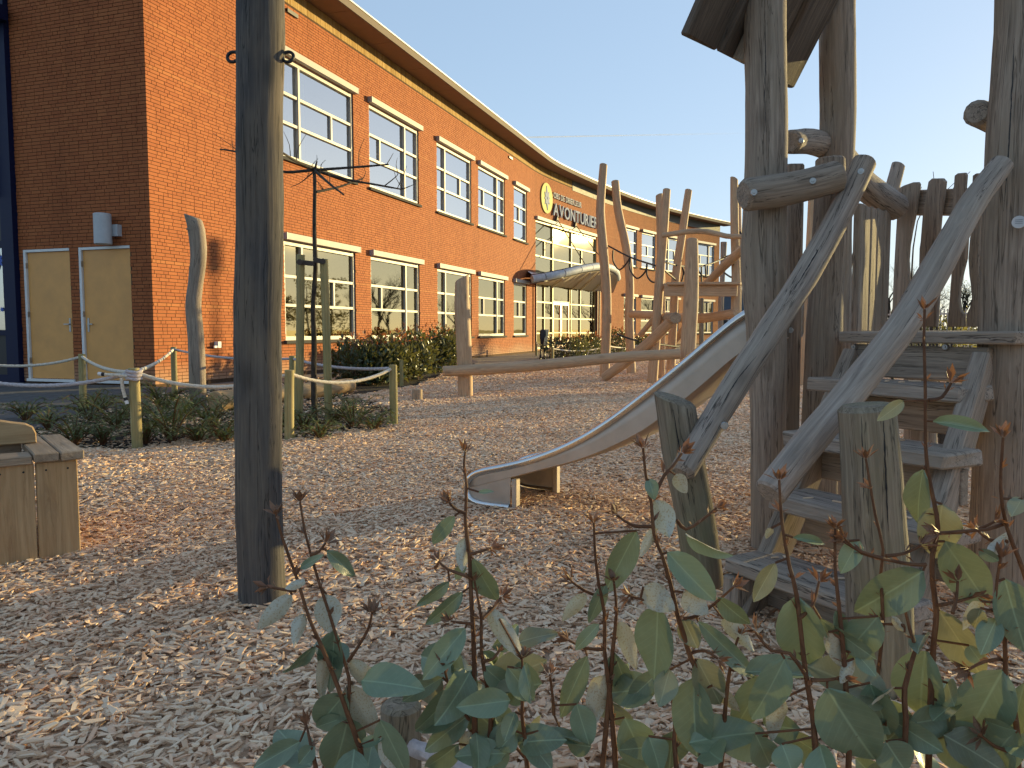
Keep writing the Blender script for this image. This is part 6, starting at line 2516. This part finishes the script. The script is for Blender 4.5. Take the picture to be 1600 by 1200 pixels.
belt = MB()  # unseen wood, added for the lower windows to reflect
rr = random.Random(4)
for i in range(13):
    x, y = from_sun(-20.0 + i * 2.7, 80 + (i % 2) * 3)
    h = (6.9, 7.6, 6.4, 7.9)[i % 4]
    log(belt, [Vector((x, y, -.2)), Vector((x, y, h * .8))], [.15, .05], 6, 1.5, 0, i)
    for k in range(9):
        leaf_cloud(belt, (x + rr.uniform(-1.3, 1.3), y + rr.uniform(-1, 1), h * rr.uniform(.3, .9)), (1.1, 1.1, h * .11), 100, .36, rr)
tag(belt.build("added_unseen_wood", M['treeleaf']), kind='stuff')
for i, (px, y, h, lf, lab) in enumerate(((1390, 46, 6.4, 0, "bare spindly tree seen left of the first picket gap"), (1447, 52, 5.0, 0, "small bare tree seen between the first and second pickets"), (1497, 50, 5.4, 2, "small budding tree seen through the picket cut-outs"),
                                         (1350, 60, 5.2, 0, "bare tree far behind the golden slats"), (1170, 90, 6.5, 3, "distant tree beside the dark slate roof"))):
    p = P(px, 512, y)
    tree(p.x, y, h, lf, lab, 500 + i, "small trees beyond the play tower")
for i, (px, y, w, h, lab) in enumerate(((1473, 22, .9, 1.25, "green garden bush low in the second picket gap"), (1500, 26, 1.2, 1.5, "leafy bush low behind the picket cut-outs"), (1420, 40, 2.2, 1.4, "broad low bush far behind the first picket"), (1545, 34, 2.0, 2.0, "tall garden bush behind the big right post"))):
    p = P(px, 512, y)
    rr = random.Random(600 + i)
    root = thing("garden_bush", Vector((p.x, y, 0)), lab, "bush", "bushes beyond the play tower")
    mb = MB()
    for k in range(6):
        log(mb, [Vector((p.x, y, -.1)), Vector((p.x + rr.uniform(-w, w) * .6, y + rr.uniform(-.4, .4), h * .8))], [.02, .006], 5, .4, .05, k)
    mb.build("stems", M['stem'], root)
    mb = MB()
    leaf_cloud(mb, (p.x, y, h * .55), (w, w * .8, h * .5), 700, .13, rr)
    tag(mb.build("foliage", M['treeleaf'], root), kind='stuff')

# dark twiggy shrub whose tips stand just above the pickets
tz = P(1475, 290, 5.6)
root = thing("twiggy_shrub", Vector((tz.x, tz.y, 0)), "bare twigs poking up just behind the tops of the pickets", "shrub")
mb = MB()
rr = random.Random(77)
for px, py in ((1458, 268), (1472, 284), (1492, 285), (1512, 278), (1516, 268), (1440, 292), (1398, 296), (1505, 292)):
    e = P(px, py, 5.6)
    m1 = Vector((e.x + rr.uniform(-.25, .1), e.y, e.z - .28))
    log(mb, [Vector((tz.x + rr.uniform(-.2, .2), tz.y, 0)), Vector((m1.x, m1.y, m1.z * .6)), m1, e], [.012, .008, .004, .002], 5, .2, .1, px)
mb.build("twigs", M['bark'], root)

# pale railing in the gap left of the pickets
ra, rbb = P(1300, 500, 26), P(1520, 500, 23)
rl = thing("garden_railing", Vector((ra.x, ra.y, 0)), "pale thin-barred metal railing seen under the picket gaps", "railing")
nb_ = 44
for zz in (.25, 1.45):
    mb = MB()
    a, b = Vector((ra.x, ra.y, zz)), Vector((rbb.x, rbb.y, zz))
    seg_box(mb, a, b, .04, .05)
    mb.build("rail", M['frame'], rl)
bm_ = MB()
box(bm_, Matrix.Identity(4), (.03, .03, 1.6), .004)
bar_me = bm_.mesh("bar", M['frame'])
for i in range(nb_):
    q = ra.lerp(rbb, i / (nb_ - 1))
    inst("bar", bar_me, Matrix.Translation(Vector((q.x, q.y, .8))), rl)

# dark-roofed house past the far end of the school
hx = P(1146, 500, 74)
hs = thing("house", Vector((hx.x, 78, 0)), "low house with a dark slate roof past the far end of the school", "house")
mb = MB()
x0, x1, y0, y1 = hx.x - 2.2, hx.x + 6, 74, 82
mb.add([(x, y, z) for x in (x0, x1) for y in (y0, y1) for z in (-.1, 2.5)] , [(0, 1, 3, 2), (4, 6, 7, 5), (0, 4, 5, 1), (2, 3, 7, 6)])
mb.build("wall", M['greyband'], hs)
mb = MB()
xm = (x0 + x1) / 2
mb.add([(x0 - .4, y0 - .4, 2.45), (x1 + .4, y0 - .4, 2.45), (x1 + .4, (y0 + y1) / 2, 5.0), (x0 - .4, (y0 + y1) / 2, 5.0), (x0 - .4, y1 + .4, 2.45), (x1 + .4, y1 + .4, 2.45)], [(0, 1, 2, 3), (3, 2, 5, 4), (0, 3, 4), (1, 5, 2)])
rf = mb.build("roof", M['roofdark'], hs)
mb = MB()
box(mb, Matrix.Translation((x0 + 2.0, 77.5, 4.9)), (.7, .7, 1.3), .03)
mb.build("chimney", M['brick'], rf)
for x in (x0 + .7, x0 + 3.2, x0 + 5.5):
    mb = MB()
    box(mb, Matrix.Translation((x + .5, y0 - .02, 1.4)), (1.1, .08, 1.2), .02)
    wo = mb.build("window", M['white'], hs)
    mb = MB()
    mb.add([(x + .05, y0 - .064, .9), (x + .95, y0 - .064, .9), (x + .95, y0 - .064, 1.9), (x + .05, y0 - .064, 1.9)], [(0, 1, 2, 3)])
    mb.build("pane", M['black'], wo)

# lamp post with a box head: its shadow falls on the sunlit brick beside the crooked log
wp = W(at_px(W, 334, 2.4, 0, 5), 0, 0)
tt = 20.0
lpx = wp + SH * tt
rise = math.tan(SUN_EL) * tt
lpst = thing("box_lamp_post", Vector((lpx.x, lpx.y, 0)), "slim lamp post with a box-shaped head, hidden behind the tower's side board", "lamp post")
zt, zb = wp.y and (P(334, 374, wp.y).z + rise), (P(334, 427, wp.y).z + rise)
mb = MB()
box(mb, frame(Vector((lpx.x, lpx.y, (zt + zb) / 2)), SC, ya=SH), (.27, .16, zt - zb), .03)
mb.build("lamp_head", M['lamp'], lpst)
mb = MB()
tube(mb, [Vector((lpx.x, lpx.y, zt)), Vector((lpx.x, lpx.y, zt + .07))], .03, 8, .1)
mb.build("head_cap", M['lamp'], lpst)
mb = MB()
zm = P(334, 515, wp.y).z + rise
log(mb, [Vector((lpx.x, lpx.y, zb)), Vector((lpx.x, lpx.y, zm))], [.032, .04], 10, .5, 0, 0)
log(mb, [Vector((lpx.x, lpx.y, zm)), Vector((lpx.x, lpx.y, -.1))], [.058, .07], 10, .5, 0, 0)
box(mb, frame(Vector((lpx.x, lpx.y, zb - .16)), SC, ya=SH), (.2, .03, .03), .004)
mb.build("lamp_pole", M['lamp'], lpst)

# thin vapour trail high in the sky
k = NT("vapour_trail")
dfn = k.n("ShaderNodeBsdfTranslucent")
dfn.inputs[0].default_value = (.9, .9, .9, 1)
trn = k.n("ShaderNodeBsdfTransparent")
gc_ = k.attr("gc")
mxn = k.n("ShaderNodeMixShader")
sx_ = k.n("ShaderNodeSeparateXYZ")
k.l(gc_, sx_.inputs[0])
k.l(k.math('MULTIPLY', k.math('SUBTRACT', 1.0, sx_.outputs[0]), k.math('MULTIPLY', k.noise(gc_, 14, 3, .6), 1.0)), mxn.inputs[0])
k.l(trn.outputs[0], mxn.inputs[1])
k.l(dfn.outputs[0], mxn.inputs[2])
k.l(mxn.outputs[0], k.out.inputs[0])
mb = MB()
ca, cb2 = P(800, 215, 2200), P(1168, 208, 2600)
vs_, gs_, fs_ = [], [], []
N_ = 24
for i in range(N_ + 1):
    q = ca.lerp(cb2, i / N_)
    for a in range(6):
        an = a * math.pi / 3
        vs_.append((q.x, q.y + math.cos(an) * 2.2, q.z + math.sin(an) * 2.2))
        gs_.append((i / N_, 0, 0))
for i in range(N_):
    for a in range(6):
        fs_.append((i * 6 + a, i * 6 + (a + 1) % 6, i * 6 + 6 + (a + 1) % 6, i * 6 + 6 + a))
mb.add(vs_, fs_, gs_)
tag(mb.build("sky_vapour_trail", k.m), kind='structure')
